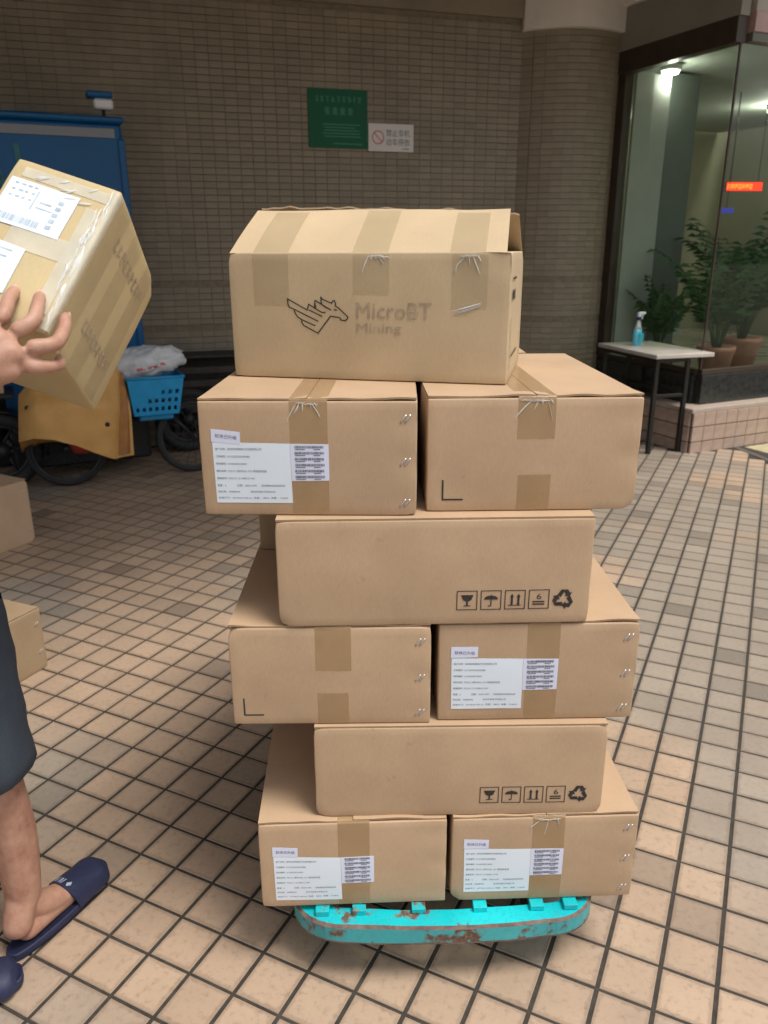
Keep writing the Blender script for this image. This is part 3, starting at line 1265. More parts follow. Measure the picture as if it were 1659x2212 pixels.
    def tape(s, x0, x1, z0, z1=None, over=True, back=None, mat=None, name="packing_tape"):
        """a strip down the front from z1 (or over the top edge) to z0"""
        mat = mat or TAPE
        pth = []
        zt = s.h - .006 if over else z1
        n = 14
        for i in range(n + 1):
            pth.append(('f', z0 + (zt - z0) * i / n))
        if over:
            for i in range(1, 6):
                pth.append(('e', i / 6))
            bk = s.d - .02 if back is None else back
            for i in range(9):
                pth.append(('t', .006 + (bk - .006) * i / 8))
        rs = random.Random(s.seed * 7 + int(x0 * 1000))
        j0, j1 = rs.uniform(-.002, .002), rs.uniform(-.002, .002)
        m_ = MB()
        nx = 8
        rows = []
        for i, (k, q) in enumerate(pth):
            row = []
            for a in range(nx + 1):
                x = x0 + (x1 - x0) * a / nx + (j0 if i == 0 else 0)
                wr = .0012 * max(0, N.noise(Vector((x * 60, i * .7, s.seed + 2.2))))
                if k == 'f':
                    near = max(0, 1 - abs(q - s.h) / .04)
                    zz = q + (.0015 * N.noise(Vector((x * 150, s.seed, 1))) if i == 0 else 0)
                    row.append(s.F(x, zz, .0005 + wr * near))
                elif k == 'e':
                    an = q * pi / 2
                    row.append(Vector((x - s.w / 2, -s.d / 2 + .006 - .0068 * cos(an) - wr - s.D(x, s.hb - .005) * (1 - q), s.h - .006 + .0068 * sin(an) + wr)))
                else:
                    row.append(Vector((x - s.w / 2, -s.d / 2 + q, s.h + .0007 + wr * max(0, 1 - q / .05))))
            rows.append(row)
        m_.add([p for r in rows for p in r], [(i * (nx + 1) + a, i * (nx + 1) + a + 1, (i + 1) * (nx + 1) + a + 1, (i + 1) * (nx + 1) + a) for i in range(len(rows) - 1) for a in range(nx)], 0, True)
        o = m_.build(name, mat, s.root)
        return o

    def ribbon(s, m_, pts, wid, off=.0010, lift=.0012):
        """a flat, tapering fold of film, a painted highlight on the front; pts are x, z"""
        n = len(pts)
        rows = []
        for i, (x, z) in enumerate(pts):
            xa, za = pts[max(0, i - 1)]
            xb, zb = pts[min(n - 1, i + 1)]
            dx, dz = xb - xa, zb - za
            l = sqrt(dx * dx + dz * dz) or 1
            k = wid * sin(pi * (i + .35) / (n - .3)) ** .8
            px_, pz_ = -dz / l * k, dx / l * k
            zc = lambda q: min(q, s.hb - .002)
            h_ = lift * sin(pi * i / (n - 1))
            rows.append([s.F(x - px_, zc(z - pz_), off), s.F(x, zc(z), off + h_ + wid * .35), s.F(x + px_, zc(z + pz_), off)])
        m_.add([p for r in rows for p in r], [(i * 3 + a, i * 3 + a + 1, i * 3 + a + 4, i * 3 + a + 3) for i in range(n - 1) for a in range(2)], 0, True)

    def glints(s, x0, x1, n, seed):
        """white folds of film, painted highlights where the tape puckers under the top edge"""
        rs = random.Random(seed)
        m_ = MB()
        xc = x0 + (x1 - x0) * rs.uniform(.4, .65)
        for k in range(n):
            f_ = k / max(1, n - 1)
            L = rs.uniform(.010, .036) * (1.2 if k in (0, n - 2) else .8)
            sl_ = 1.5 * (f_ - .5) + rs.uniform(-.35, .35)
            xs = xc + (x1 - x0) * .45 * (f_ - .5) + rs.uniform(-.004, .004)
            bend = rs.uniform(-.25, .25)
            pts = []
            for i in range(7):
                t_ = i / 6
                pts.append((min(x1 + .006, max(x0 - .006, xs + sl_ * L * t_ + bend * L * t_ * t_)), s.h - .0055 - L * t_))
            s.ribbon(m_, pts, rs.uniform(.0005, .0015))
        for k in range(3):
            xa = rs.uniform(x0, x1 - .03)
            xb = min(x1, xa + rs.uniform(.015, .04))
            z = s.h - .0062 - .0015 * k
            s.ribbon(m_, [(xa + (xb - xa) * i / 5, z + .0008 * sin(3 * i + k)) for i in range(6)], rs.uniform(.0006, .0012))
        return m_.build("tape_pucker_glint", GLINT, s.root)

    def staples(s, x=.393, zs=(.192, .108, .026)):
        for z in zs:
            m_ = MB()
            for q in (-1, 1):
                a, b = (x - .0055 + q * .0042, z - .0072), (x + .0055 + q * .0042, z + .0072)
                pts = [s.F(a[0] + (b[0] - a[0]) * i / 4, a[1] + (b[1] - a[1]) * i / 4, .0006 + .0008 * sin(pi * i / 4)) for i in range(5)]
                m_.tube(pts, .0017, 6)
            m_.build("staple", STEEL, s.root)

    def corner_mark(s, x=.024, z=.024, a=.042):
        f = Flat()
        f.rect(x, z, x + .0032, z + a)
        f.rect(x + .0032, z, x + a, z + .0032)
        s.print(f, "corner_mark", INK, off=.0008)


STD = dict(w=.415, d=.6267, h=.2289)
DENT = [(.40, .192, .0022, .02), (.398, .108, .003, .024), (.398, .026, .002, .018)]
ZB, HH = .1838, .2299


def corner_mw(x, y, a, lev, w, d):
    """matrix of a box whose front left bottom corner is at x, y"""
    q = Vector((x, y)) + Vector((cos(a), sin(a))) * (w / 2) + Vector((-sin(a), cos(a))) * (d / 2)
    return Matrix.Translation((q.x, q.y, ZB + lev * HH)) @ Matrix.Rotation(a, 4, 'Z')


def labels(c, dx=0.0, dz=0.0, tagrot=0.0, wob=0.0):
    """shipping label, small tag above it, barcode sticker beside it"""
    o = (dx, dz)
    A = lambda x, z: (x + dx, z + dz)
    lab = c.sheet([A(.0245, .1465), A(.173, .1445 - wob), A(.1745, .0255 - wob), A(.026, .0255)], PAPER, "shipping_label")
    f = Flat()
    rows = [("客户名称：", "深圳比特微电子科技有限公司", .066), ("订单编号：", "01CGDD22030086", .043), ("物料编码：", "A160220210003", .036),
            ("物料名称：", "P221C (新P22A) 12V 高效版电源", .074), ("规格型号：", "P221C-12-3300-C-V01", .050)]
    z = .1315
    for a, b, wd in rows:
        f.text(a, .0295 + dx, z + dz, .0052, .0205)
        f.text(b, .0525 + dx, z + dz, .0052, wd)
        z -= .0145
    f.text("数量：6", .0295 + dx, z + dz, .0052, .0165)
    f.text("日期：2022-4-09", .068 + dx, z + dz, .0052, .037)
    f.text("S06BR002000069", .115 + dx, z + dz, .0056, .046)
    z -= .0125
    f.text("供应商：S06BR002", .0295 + dx, z + dz, .0048, .043)
    f.text("深圳华源电子有限公司", .093 + dx, z + dz, .0048, .048)
    z -= .0125
    f.text("包装尺寸：63*34.6*14.8 cm  毛重：18KG  净重：15.6KG", .0295 + dx, z + dz, .0048, .136)
    c.print(f, "label_print", INKS, lab)
    tg = c.sheet([A(.0235, .1725), A(.079, .1665 + tagrot), A(.0785, .143 + tagrot), A(.0228, .1475)], PAPER2, "upgrade_tag", off=.0011)
    f = Flat()
    f.text("软体已升级", .0305 + dx, .1565 + dz, .0085, .042, rot=-.10 if tagrot == 0 else -.03)
    c.print(f, "tag_print", INKS, tg, off=.0015)
    bc = c.sheet([A(.1735, .1445 - wob), A(.247, .1435), A(.247, .0715), A(.1745, .0705)], PAPER2, "barcode_label")
    f = Flat()
    rs = random.Random(c.seed)
    for k in range(6):
        zz = .1355 - k * .0118 + dz
        x = .182 + dx
        while x < .238 + dx:
            w_ = rs.choice((.0005, .0007, .001, .0014))
            f.rect(x, zz, x + w_, zz + .0052)
            x += w_ + rs.choice((.0005, .0007, .001))
        f.rect(.183 + dx, zz - .0028, .202 + dx, zz - .0014)
        f.rect(.218 + dx, zz - .0028, .231 + dx, zz - .0014)
    c.print(f, "barcode_print", INKS, bc)


def icons(c):
    """fragile, keep dry, this way up, stack limit 6, recycle"""
    f = Flat()
    Z0, Z1 = .0325, .0755
    X = ((.357, .399), (.4055, .4475), (.454, .496), (.5025, .5445))
    for x0, x1 in X:
        t_ = .0018
        f.rect(x0, Z0, x1, Z0 + t_)
        f.rect(x0, Z1 - t_, x1, Z1)
        f.rect(x0, Z0 + t_, x0 + t_, Z1 - t_)
        f.rect(x1 - t_, Z0 + t_, x1, Z1 - t_)
    def at(k):
        x0, x1 = X[k]
        return lambda u, v: (x0 + (x1 - x0) * u, Z0 + (Z1 - Z0) * v)
    g_ = at(0)
    f.poly([g_(.20, .78), g_(.32, .52), g_(.44, .46), g_(.46, .46), g_(.46, .26), g_(.32, .20), g_(.70, .20), g_(.56, .26), g_(.56, .46), g_(.58, .46), g_(.70, .52), g_(.82, .78)][0:3] + [g_(.58, .46), g_(.70, .52), g_(.82, .78)])
    f.poly([g_(.47, .46), g_(.47, .24), g_(.55, .24), g_(.55, .46)])
    f.poly([g_(.32, .20), g_(.70, .20), g_(.64, .25), g_(.38, .25)])
    g_ = at(1)
    f.poly([g_(.17, .53)] + [g_(.5 - .33 * cos(pi * i / 8), .56 + .18 * sin(pi * i / 8)) for i in range(9)] + [g_(.83, .53)])
    f.rect(*g_(.48, .24), *g_(.53, .55))
    f.rect(*g_(.485, .70), *g_(.52, .80))
    f.line([g_(.505, .25), g_(.49, .20), g_(.43, .19), g_(.38, .22)], .0018)
    g_ = at(2)
    f.rect(*g_(.17, .19), *g_(.80, .235))
    for q in (.30, .62):
        f.rect(*g_(q, .235), *g_(q + .10, .66))
        f.poly([g_(q - .045, .64), g_(q + .145, .64), g_(q + .05, .82)])
    g_ = at(3)
    f.rect(*g_(.20, .34), *g_(.78, .41))
    f.rect(*g_(.20, .21), *g_(.78, .28))
    x_, z_ = g_(.39, .50)
    f.text("6", x_, z_, .019, .0098)
    cx, cz, r_ = .573, .0535, .0205
    for k in range(3):
        a = 2 * pi * k / 3
        def rp(px, pz):
            return (cx + (px * cos(a) - pz * sin(a)) * r_, cz + (px * sin(a) + pz * cos(a)) * r_)
        f.poly([rp(-.62, .42), rp(-.22, 1.02), rp(.18, 1.02), rp(-.02, .62), rp(-.24, .22)])
        f.poly([rp(.22, 1.02), rp(.42, 1.02), rp(.66, .66), rp(.84, .76), rp(.62, .22), rp(.08, .34), rp(.26, .44), rp(.06, .78)])
    c.print(f, "handling_symbols", INK, off=.0008)


def pair(label, x, y, a, lev, seed, **kw):
    return Carton(label, corner_mw(x, y, a, lev, .415, .6267), .415, .6267, .2289, CB, False, seed, dents=DENT, **kw)


def longbox(label, x, y, a, lev, seed, **kw):
    return Carton(label, corner_mw(x, y, a, lev, .6267, .415), .6267, .415, .2289, kw.pop('mat', CB), True, seed, **kw)


GP = "cardboard boxes stacked on the turquoise trolley"
c = pair("white labelled carton under the left half of the horse logo carton", -.3516, 1.4654, -.0252, 4, 1, group=GP, bulge=.004)
c.tape(.174, .246, .003)
c.glints(.176, .246, 6, 1)
labels(c)
c.staples()
c = pair("carton with two brown tape squares and corner mark, upper right of the stack", .0838, 1.4799, .0259, 4, 2, group=GP)
c.tape(.173, .246, .146)
c.tape(.178, .243, .002, .0755, over=False)
c.glints(.175, .245, 5, 2)
c.corner_mark(.03, .023)
c = longbox("upper crosswise carton printed with handling symbols", -.212, 1.4338, .0278, 3, 3, crease=.2165, group=GP)
icons(c)
c = pair("carton with two brown tape squares and corner mark, left of middle row", -.3192, 1.4367, .0086, 2, 4, group=GP)
c.tape(.177, .251, .129)
c.tape(.179, .244, .002, .0765, over=False)
c.staples()
c.corner_mark(.023, .022)
c = pair("white labelled carton at right of middle row, beside the corner marked carton", .1123, 1.4494, .0199, 2, 5, group=GP)
c.tape(.182, .25, .003)
labels(c, .002, .003, tagrot=.006)
c.staples()
c = longbox("lower crosswise carton printed with handling symbols", -.1509, 1.4266, .0146, 1, 6, group=GP)
icons(c)
c = pair("white labelled carton at bottom left, directly on the turquoise trolley", -.2782, 1.4047, .04, 0, 7, group=GP)
c.tape(.174, .244, .003)
labels(c, .006, -.006, tagrot=.003, wob=.002)
c = pair("white labelled carton at bottom right, directly on the turquoise trolley", .1483, 1.4212, .0342, 0, 8, group=GP)
c.tape(.178, .25, .003)
c.glints(.18, .25, 3, 8)
labels(c, .003, 0, tagrot=.004)
c.staples()
# boxes behind the front column
c = longbox("carton half hidden behind the upper crosswise carton at left", -.314, 1.866, .0, 3, 9, group=GP, mat=CBW)
c = longbox("rear carton whose corner shows past the horse logo carton", -.243, 2.125, .01, 4, 10, group=GP)
c = longbox("rear carton of the trolley load, resting on its deck", -.25, 2.09, .0, 0, 11, group=GP)
c = longbox("rear carton above the lowest rear carton", -.25, 2.02, .0, 1, 12, group=GP)
c = longbox("rear carton third from the trolley deck", -.25, 2.09, .0, 2, 13, group=GP)

# top carton with tented flaps, tape and the winged horse
TA = -.2300
q = Vector((-.327, 1.739)) + Vector((cos(TA), sin(TA))) * .2965 + Vector((-sin(TA), cos(TA))) * .18
TMW = Matrix.Translation((q.x, q.y, ZB + 5 * HH + .0005)) @ Matrix.Rotation(TA, 4, 'Z')
tc = Carton("pale carton with winged horse logo and tented lid, topmost of the stack", TMW, .593, .36, .2575, CB2, True, 21, bulge=.004, flaps=False, group=GP, dents=[(.575, .245, .004, .03)])
FA, FL = R(28.5), .185


def flap_panel(name, fn, nu, nv, th_v):
    m_ = MB()
    m_.grid(fn, nu, nv, 0)
    m_.grid(lambda u, v: fn(1 - u, v) + th_v, nu, nv, 0)
    m_.grid(lambda u, v: fn(u, 0).lerp(fn(u, 0) + th_v, 1 - v), nu, 1, 1, False)
    m_.grid(lambda u, v: fn(1 - u, 1).lerp(fn(1 - u, 1) + th_v, 1 - v), nu, 1, 1, False)
    m_.grid(lambda u, v: fn(0, 1 - u).lerp(fn(0, 1 - u) + th_v, 1 - v), nv, 1, 1, False)
    m_.grid(lambda u, v: fn(1, u).lerp(fn(1, u) + th_v, 1 - v), nv, 1, 1, False)
    return m_.build(name, [CB2, CBE], tc.root)


def front_flap(u, v):
    cut = .006 + .014 * v
    x = -.2965 + .004 + (.593 - .008 - cut) * u + .004 * v
    wob = .004 * N.noise(Vector((u * 3, v * 2, 4))) * v + .006 * v * v * (1 - 2 * u) * .3 + .0025 * sin(pi * v)
    ln_ = FL * v + (.002 * N.noise(Vector((u * 9, 1, 1))) if v > .99 else 0)
    return Vector((x, -.18 + .002 + ln_ * cos(FA), .2575 - .001 + ln_ * sin(FA) + wob))


def back_flap(u, v):
    x = .2925 - .585 * u
    L2 = .185 * v
    a = R(31.5)
    tear = (.012 * N.noise(Vector((u * 6, 3, 3))) + .008 * N.noise(Vector((u * 21, 3, 5)))) if v > .99 else 0
    low = .032 * max(0, .60 - u) * v
    return Vector((x, .178 - L2 * cos(a), .2575 - .001 + (L2 + tear) * sin(a) - low))


flap_panel("top_flap", front_flap, 20, 10, Vector((0, .0018, -.0034)))
flap_panel("top_flap", back_flap, 60, 10, Vector((0, -.0018, -.0034)))


def side_flap(sgn):
    def fn(u, v):
        a = R(1)
        return Vector((sgn * (.2945 - .16 * v * cos(a)), -sgn * (.165 - .33 * u), .2545 + .16 * v * sin(a)))
    return fn


flap_panel("side_flap", side_flap(1), 8, 6, Vector((0, 0, -.0036)))
flap_panel("side_flap", side_flap(-1), 8, 6, Vector((0, 0, -.0036)))
for k, (x0, x1, z0, fl) in enumerate(((.055, .134, .150, .95), (.273, .349, .174, .96), (.476, .548, .147, .9))):
    tc.tape(x0, x1, z0, tc.h - .004, over=False, mat=TAPEC)
    m_ = MB()
    def tf(u, v, x0=x0, x1=x1, fl=fl):
        uu = ((x0 + (x1 - x0) * u) - .002) / .587
        p = front_flap(min(1, uu), v * fl)
        return p + Vector((0, -.0008, .0014))
    m_.grid(tf, 8, 10)
    m_.build("clear_tape", TAPEC, tc.root)
tc.glints(.28, .35, 6, 5)
tc.glints(.49, .53, 4, 6)
rs = random.Random(4)
m_ = MB()
for k in range(4):
    q0 = rs.uniform(0, .015)
    tc.ribbon(m_, [(.477 + q0 + (.060 - q0) * i / 6, .1395 + .003 * k + .016 * (i / 6) ** 1.3 - .001 * k * i / 6) for i in range(7)], rs.uniform(.0008, .0018))
m_.build("tape_pucker_glint", GLINT, tc.root)
f = Flat()
EM = [[(0.1308, 0.1651), (0.1736, 0.143)], [(0.1308, 0.1651), (0.1314, 0.1553), (0.1343, 0.1484), (0.1438, 0.1446)], [(0.1438, 0.1446), (0.1962, 0.1207)],
      [(0.1438, 0.1446), (0.1477, 0.1348), (0.1527, 0.1279), (0.1611, 0.1231)], [(0.1611, 0.1231), (0.1895, 0.1113)],
      [(0.1611, 0.1231), (0.1603, 0.1181), (0.1649, 0.1112), (0.1954, 0.0959), (0.2239, 0.131)], [(0.1736, 0.143), (0.1772, 0.1548), (0.2052, 0.1386), (0.2125, 0.1387)],
      [(0.1778, 0.1431), (0.2049, 0.1307)], [(0.1897, 0.1491), (0.1911, 0.1622), (0.1932, 0.1618), (0.2201, 0.1466)], [(0.1909, 0.156), (0.1928, 0.1482)],
      [(0.2047, 0.1581), (0.204, 0.1693), (0.208, 0.1649), (0.2266, 0.1574), (0.2299, 0.1622), (0.233, 0.1627), (0.236, 0.1565), (0.2349, 0.1526), (0.2431, 0.1469), (0.2615, 0.1306),
       (0.2614, 0.1276), (0.2561, 0.1227), (0.2467, 0.1239), (0.2452, 0.1274), (0.2406, 0.1293), (0.2239, 0.131)], [(0.2326, 0.1442), (0.2372, 0.1439)],
      [(0.2047, 0.1581), (0.205, .1545), (0.2098, 0.1503), (.2290, .1478)]]
EM[12] = [(0.2047, 0.1581), (0.2068, 0.154), (0.2120, 0.1500), (0.2250, 0.1440)]
for pl_ in EM:
    f.line(pl_, .0024)
tc.print(f, "winged_horse_logo", INK, off=.0012)
f = Flat()
f.text("MicroBT", .280, .128, .046, .157)
f.text("Mining", .280, .100, .026, .094)
tc.print(f, "logo_lettering", INKF, off=.0012)
# dark print on its right end
f = Flat()
f.rect(.03, .205, .12, .209)
for k in range(4):
    f.rect(.03 + k * .02, .165, .042 + k * .02, .185)
f.rect(.02, .03, .024, .13)
f.rect(.05, .05, .20, .054)
f.build("end_print", INK, tc.root, lambda a, b: (.2965 + .0022 + tc.D2(a / .36, b / .2575, 8), a - .18, b))


# cartons behind the person at left
def ground_box(label, cx, cy, ang_, w, d, z, h, seed, mat):
    """far right corner at cx, cy; its right face runs back towards the viewer"""
    d1 = Vector((-sin(ang_), -cos(ang_)))         # towards the viewer
    d2 = Vector((-cos(ang_), sin(ang_)))          # to the left
    q = Vector((cx, cy)) + d1 * (w / 2) + d2 * (d / 2)
    yaw = atan2(-d1.y, -d1.x)
    mw = Matrix.Translation((q.x, q.y, z)) @ Matrix.Rotation(yaw, 4, 'Z')
    return Carton(label, mw, w, d, h, mat, False, seed, dents=DENT[:1])


c = ground_box("low carton on the paving just behind the dark shorts", -1.36, 2.82, R(24), .6267, .415, .001, .262, 31, CBW)
c.staples(.60, (.2, .08))
c = ground_box("taller carton standing on the paving farther back at left edge", -2.012, 4.256, R(29), .6267, .415, .001, .372, 32, CB)
c.staples(.60, (.31, .08))

# ------------------------------------------------------------------ turquoise trolley
def turq(name="chipped_turquoise_paint", a=(0, .42, .48), b=(.008, .58, .63), lim=.55):
    m, t, p, nn, ll = new_mat(name)
    n1 = tex(t, 'ShaderNodeTexNoise', 16, detail=7, rough=.7)
    n2 = tex(t, 'ShaderNodeTexNoise', 5, detail=4)
    n3 = tex(t, 'ShaderNodeTexNoise', 90, detail=5)
    paint = ramp(t, n2.outputs[0], [(.3, a), (.7, b)])
    paint = mix(t, ramp(t, n3.outputs[0], [(.5, 0.0), (.75, .5)]), paint, (.05, .25, .26))
    rust = ramp(t, n3.outputs[0], [(.3, (.07, .042, .03)), (.58, (.17, .105, .075)), (.72, (.46, .25, .04))])
    fac = ramp(t, n1.outputs[0], [(lim, 0.0), (lim + .06, 1.0)])
    ll.new(mix(t, fac, paint, rust), p.inputs['Base Color'])
    ll.new(ramp(t, n1.outputs[0], [(.5, .38), (.62, .8)]), p.inputs['Roughness'])
    bump(t, p, n1.outputs[0], .5, .0015)
    return m


TURQ = turq()
TURQF = turq("dull_chipped_turquoise_front", (.03, .30, .34), (.06, .44, .48), .52)  # front face: duller paint and more rust than the lip
RUST = plain("worn_rusty_edge", (.17, .12, .10), .75, .2, .5, 40, .002)
RUB = plain("black_rubber", (.02, .02, .02), .7, 0, .3, 30)
ORANGE = plain("orange_paint_remnant", (.50, .26, .03), .6, 0, .3, 60)
tr = thing("hand_trolley", "chipped turquoise flat trolley under the stack of cartons", "trolley", (.121, 1.95, 0), .03)
TX, TY0, TY1, TZ = .350, -.578, .68, .168
RC = .10


def bump_path(off):
    pts = [Vector((-TX + off, TY1, 0))]
    pts.append(Vector((-TX + off, TY0 + RC * 1.4, 0)))
    for i in range(1, 9):
        a = pi / 2 * i / 8
        pts.append(Vector((-TX + RC * 1.25 - (RC * 1.25 - off) * cos(a), TY0 + RC - (RC - off) * sin(a), 0)))
    for i in range(1, 14):
        f_ = i / 14
        pts.append(Vector((-TX + RC * 1.25 + (2 * TX - RC * 2.5) * f_, TY0 + off - .012 * sin(pi * f_), 0)))
    for i in range(0, 8):
        a = pi / 2 * (1 - i / 8)
        pts.append(Vector((TX - RC * 1.25 + (RC * 1.25 - off) * cos(a), TY0 + RC - (RC - off) * sin(a), 0)))
    pts.append(Vector((TX - off, TY0 + RC * 1.4, 0)))
    pts.append(Vector((TX - off, TY1, 0)))
    return pts


outp, inp = bump_path(0), bump_path(.052)
topi = bump_path(.009)
prof = [(outp, .120), (outp, .125), (outp, .162), (bump_path(.006), TZ), (inp, TZ), (inp, TZ - .005), (bump_path(.010), TZ - .006), (bump_path(.005), .158), (bump_path(.005), .120)]
k_ = len(outp)
vs, fs, mi = [], [], []
for P_, z in prof:
    for p in P_:
        dz = .0016 * N.noise(p * 9 + Vector((0, 0, z * 30)))
        vs.append(p + Vector((0, dz * 1.5, z + dz)))
m_ = MB()
np_ = len(prof)
for a in range(np_):
    b = (a + 1) % np_
    fs = [(a * k_ + i, a * k_ + i + 1, b * k_ + i + 1, b * k_ + i) for i in range(k_ - 1)]
    m_.f += [tuple(f_) for f_ in fs]
    m_.m += [1 if a in (0, 2) else 2 if a == 1 else 0] * len(fs)
    m_.sm += [False] * len(fs)
m_.v = [tuple(v) for v in vs]
m_.build("bumper_frame", [TURQ, RUST, TURQF], tr)
for x in (-.28, -.197, -.062, .078, .208, .285):
    m_ = MB()
    m_.box((x, .062, TZ + .0071), (.031, 1.222, .0138), bev=.001)
    m_.build("deck_slat", TURQ, tr)
for y in (-.35, .1, .5):
    m_ = MB()
    m_.box((0, y, .150), (2 * TX - .10, .04, .04), bev=.003)
    m_.build("cross_beam", TURQ, tr)
for x in (-.23, .23):
    for y in (-.38, .5):
        w_ = MB()
        prof_ = [(.012, -.018), (.05, -.018), (.062, -.012), (.062, .012), (.05, .018), (.012, .018)]
        w_.lathe(prof_, n=24)
        wo_ = w_.build("wheel", RUB, tr, loc=(x, y, .0645), rot=(0, pi / 2, 0))
        w_ = MB()
        w_.box((0, 0, .131), (.06, .06, .006))
        for q in (-1, 1):
            w_.box((q * .0235, 0, .098), (.004, .035, .064))
        w_.tube([(-.026, 0, .0645), (.026, 0, .0645)], .006, 8)
        w_.build("fork", RUST, tr, loc=(x, y, 0))
for pth in ([(-.26, .66, .17), (-.26, .69, .6), (-.26, .71, .92), (-.2, .715, .97), (.2, .715, .97), (.26, .71, .92), (.26, .69, .6), (.26, .66, .17)],):
    m_ = MB()
    m_.tube(pth, .014, 10)
    m_.build("handle", TURQ, tr)

# ------------------------------------------------------------------ the person at left with a carton
HB = Vector((-.415, 1.35, 1.686))
HU = Vector((-.944, .133, .302)).normalized()
HV = Vector((-.321, -.577, -.751))
HV = (HV - HU * HV.dot(HU)).normalized()
HN = Vector((-.074, .806, -.587))
HN = (HN - HU * HN.dot(HU) - HV * HN.dot(HV)).normalized()
hw, hh, hd = .176, .275, .271
org = HB + HU * (hw / 2) + HV * hh + HN * (hd / 2)
hm = Matrix.Identity(4)
for i in range(3):
    hm[i][0], hm[i][1], hm[i][2], hm[i][3] = -HU[i], HN[i], -HV[i], org[i]
hc = Carton("taped tan parcel with blue white shipping labels held up by the person", hm, hw, hd, hh, CB3, False, 41, bulge=.003, flaps=False)
X = lambda u: hw - u
Zf = lambda v: hh - v
lab = hc.sheet([(X(.168), Zf(.037)), (X(.052), Zf(.038)), (X(.052), Zf(.121)), (X(.168), Zf(.122))], PAPER, "shipping_label", off=.0016)
f = Flat()
rs = random.Random(12)
for k in range(4):
    for q in range(3):
        f.rect(.018 + k * .011, .228 - q * .012 + .0, .026 + k * .011 - rs.random() * .004, .231 - q * .012)
x = .012
while x < .085:
    w_ = rs.choice((.0006, .001, .0016))
    f.rect(x, .160, x + w_, .172)
    x += w_ + rs.choice((.0007, .0012, .002))
f.rect(.06, .19, .062, .225)
for k in range(5):
    f.rect(.097, .165 + k * .012, .106, .172 + k * .012)
f.rect(.07, .205, .09, .208)
f.rect(.068, .195, .095, .197)
hc.print(f, "label_print", plain("pale_label_print", (.42, .50, .58), .5, 0, .2, 60), lab, off=.0021)
lab = hc.sheet([(X(.174), Zf(.150)), (X(.087), Zf(.154)), (X(.086), Zf(.235)), (X(.174), Zf(.233))], PAPER, "shipping_label", off=.0016)
f = Flat()
for k in range(5):
    f.rect(.008, .11 - k * .012, .075 - rs.random() * .03, .1125 - k * .012)
hc.print(f, "label_print", plain("faint_label_print", (.45, .52, .58), .5, 0, .2, 60), lab, off=.0021)
for quad in ([(.05, .156), (.174, .158), (.174, .120), (.05, .118)], [(.140, .225), (.162, .225), (.164, .03), (.142, .03)], [(.02, .262), (.172, .262), (.172, .242), (.02, .244)]):
    hc.sheet(quad, TAPEH, "shiny_tape", off=.0010)
m_ = MB()
rs = random.Random(6)
for k in range(26):
    z = rs.uniform(.012, .235)
    L = rs.uniform(.015, .05)
    xo = hw - rs.uniform(.003, .020)
    dr = rs.uniform(-.12, .02)
    hc.ribbon(m_, [(min(hw - .001, xo + dr * L * i / 5 + .0012 * sin(i * 1.7 + k)), min(hh - .006, z + L * i / 5)) for i in range(6)], rs.uniform(.0007, .0026), off=.0016)
for k in range(9):
    x0 = rs.uniform(.03, .14)
    z0 = rs.uniform(.225, .255)
    a_ = rs.uniform(.3, 1.1)
    hc.ribbon(m_, [(x0 + .022 * i / 5 * cos(a_), z0 + .014 * i / 5 * sin(a_)) for i in range(6)], rs.uniform(.0008, .0026), off=.0016)
m_.build("tape_pucker_glint", GLINT, hc.root)
m_ = MB()
ev = []
for i in range(25):
    z = .006 + (hh - .012) * i / 24
    w1, w2 = .009 + .006 * abs(N.noise(Vector((z * 40, 1, 2)))), .006 + .005 * abs(N.noise(Vector((z * 55, 4, 2))))
    j_ = .0012 * N.noise(Vector((z * 90, 7, 1)))
    fy = -hd / 2 - hc.D(hw - w1, min(z, hc.hb - .003))
    ev.append([Vector((hw / 2 - w1, fy - .0009, z)), Vector((hw / 2 - .002, -hd / 2 - .0022 - j_, z)), Vector((hw / 2 + .0018 + j_, -hd / 2 + .001, z)), Vector((hw / 2 + .0011, -hd / 2 + w2 + .004, z))])
m_.add([p for r in ev for p in r], [(i * 4 + a, i * 4 + a + 1, i * 4 + a + 5, i * 4 + a + 4) for i in range(24) for a in range(3)], 0, True)
m_.build("edge_tape", TAPEH, hc.root)
# faded carrier print on the right end
FADE = plain("faded_carrier_print", (.43, .35, .25), .6, 0, .25, 40)
f = Flat()
for (a0, b0, a1, b1) in ((.058, .058, .232, .056), (.088, .199, .237, .205)):
    for k in range(9):
        t_ = k / 9
        a = a0 + (a1 - a0) * t_
        b = b0 + (b1 - b0) * t_
        wd = .013
        f.rect(a, hh - b - .012, a + .004, hh - b + .012)
        f.rect(a + .004, hh - b - .012 + .006 * (k % 3), a + wd, hh - b - .008 + .006 * (k % 3))
        f.rect(a + .004, hh - b + .006, a + wd - .003, hh - b + .010)
f.build("carrier_print", FADE, hc.root, lambda a, b: (hw / 2 + hc.D2(a / hd, b / hh, 8) + .0012, a - hd / 2, b))
for yy in (.015, .10, .19):
    m_ = MB()
    m_.grid(lambda u, v, yy=yy: Vector((hw / 2 + hc.D2((yy + .05 * u) / hd, .5, 8) + .0008, yy + .05 * u - hd / 2, .005 + (hh - .01) * v)), 3, 8)
    m_.build("packing_tape", TAPEC, hc.root)

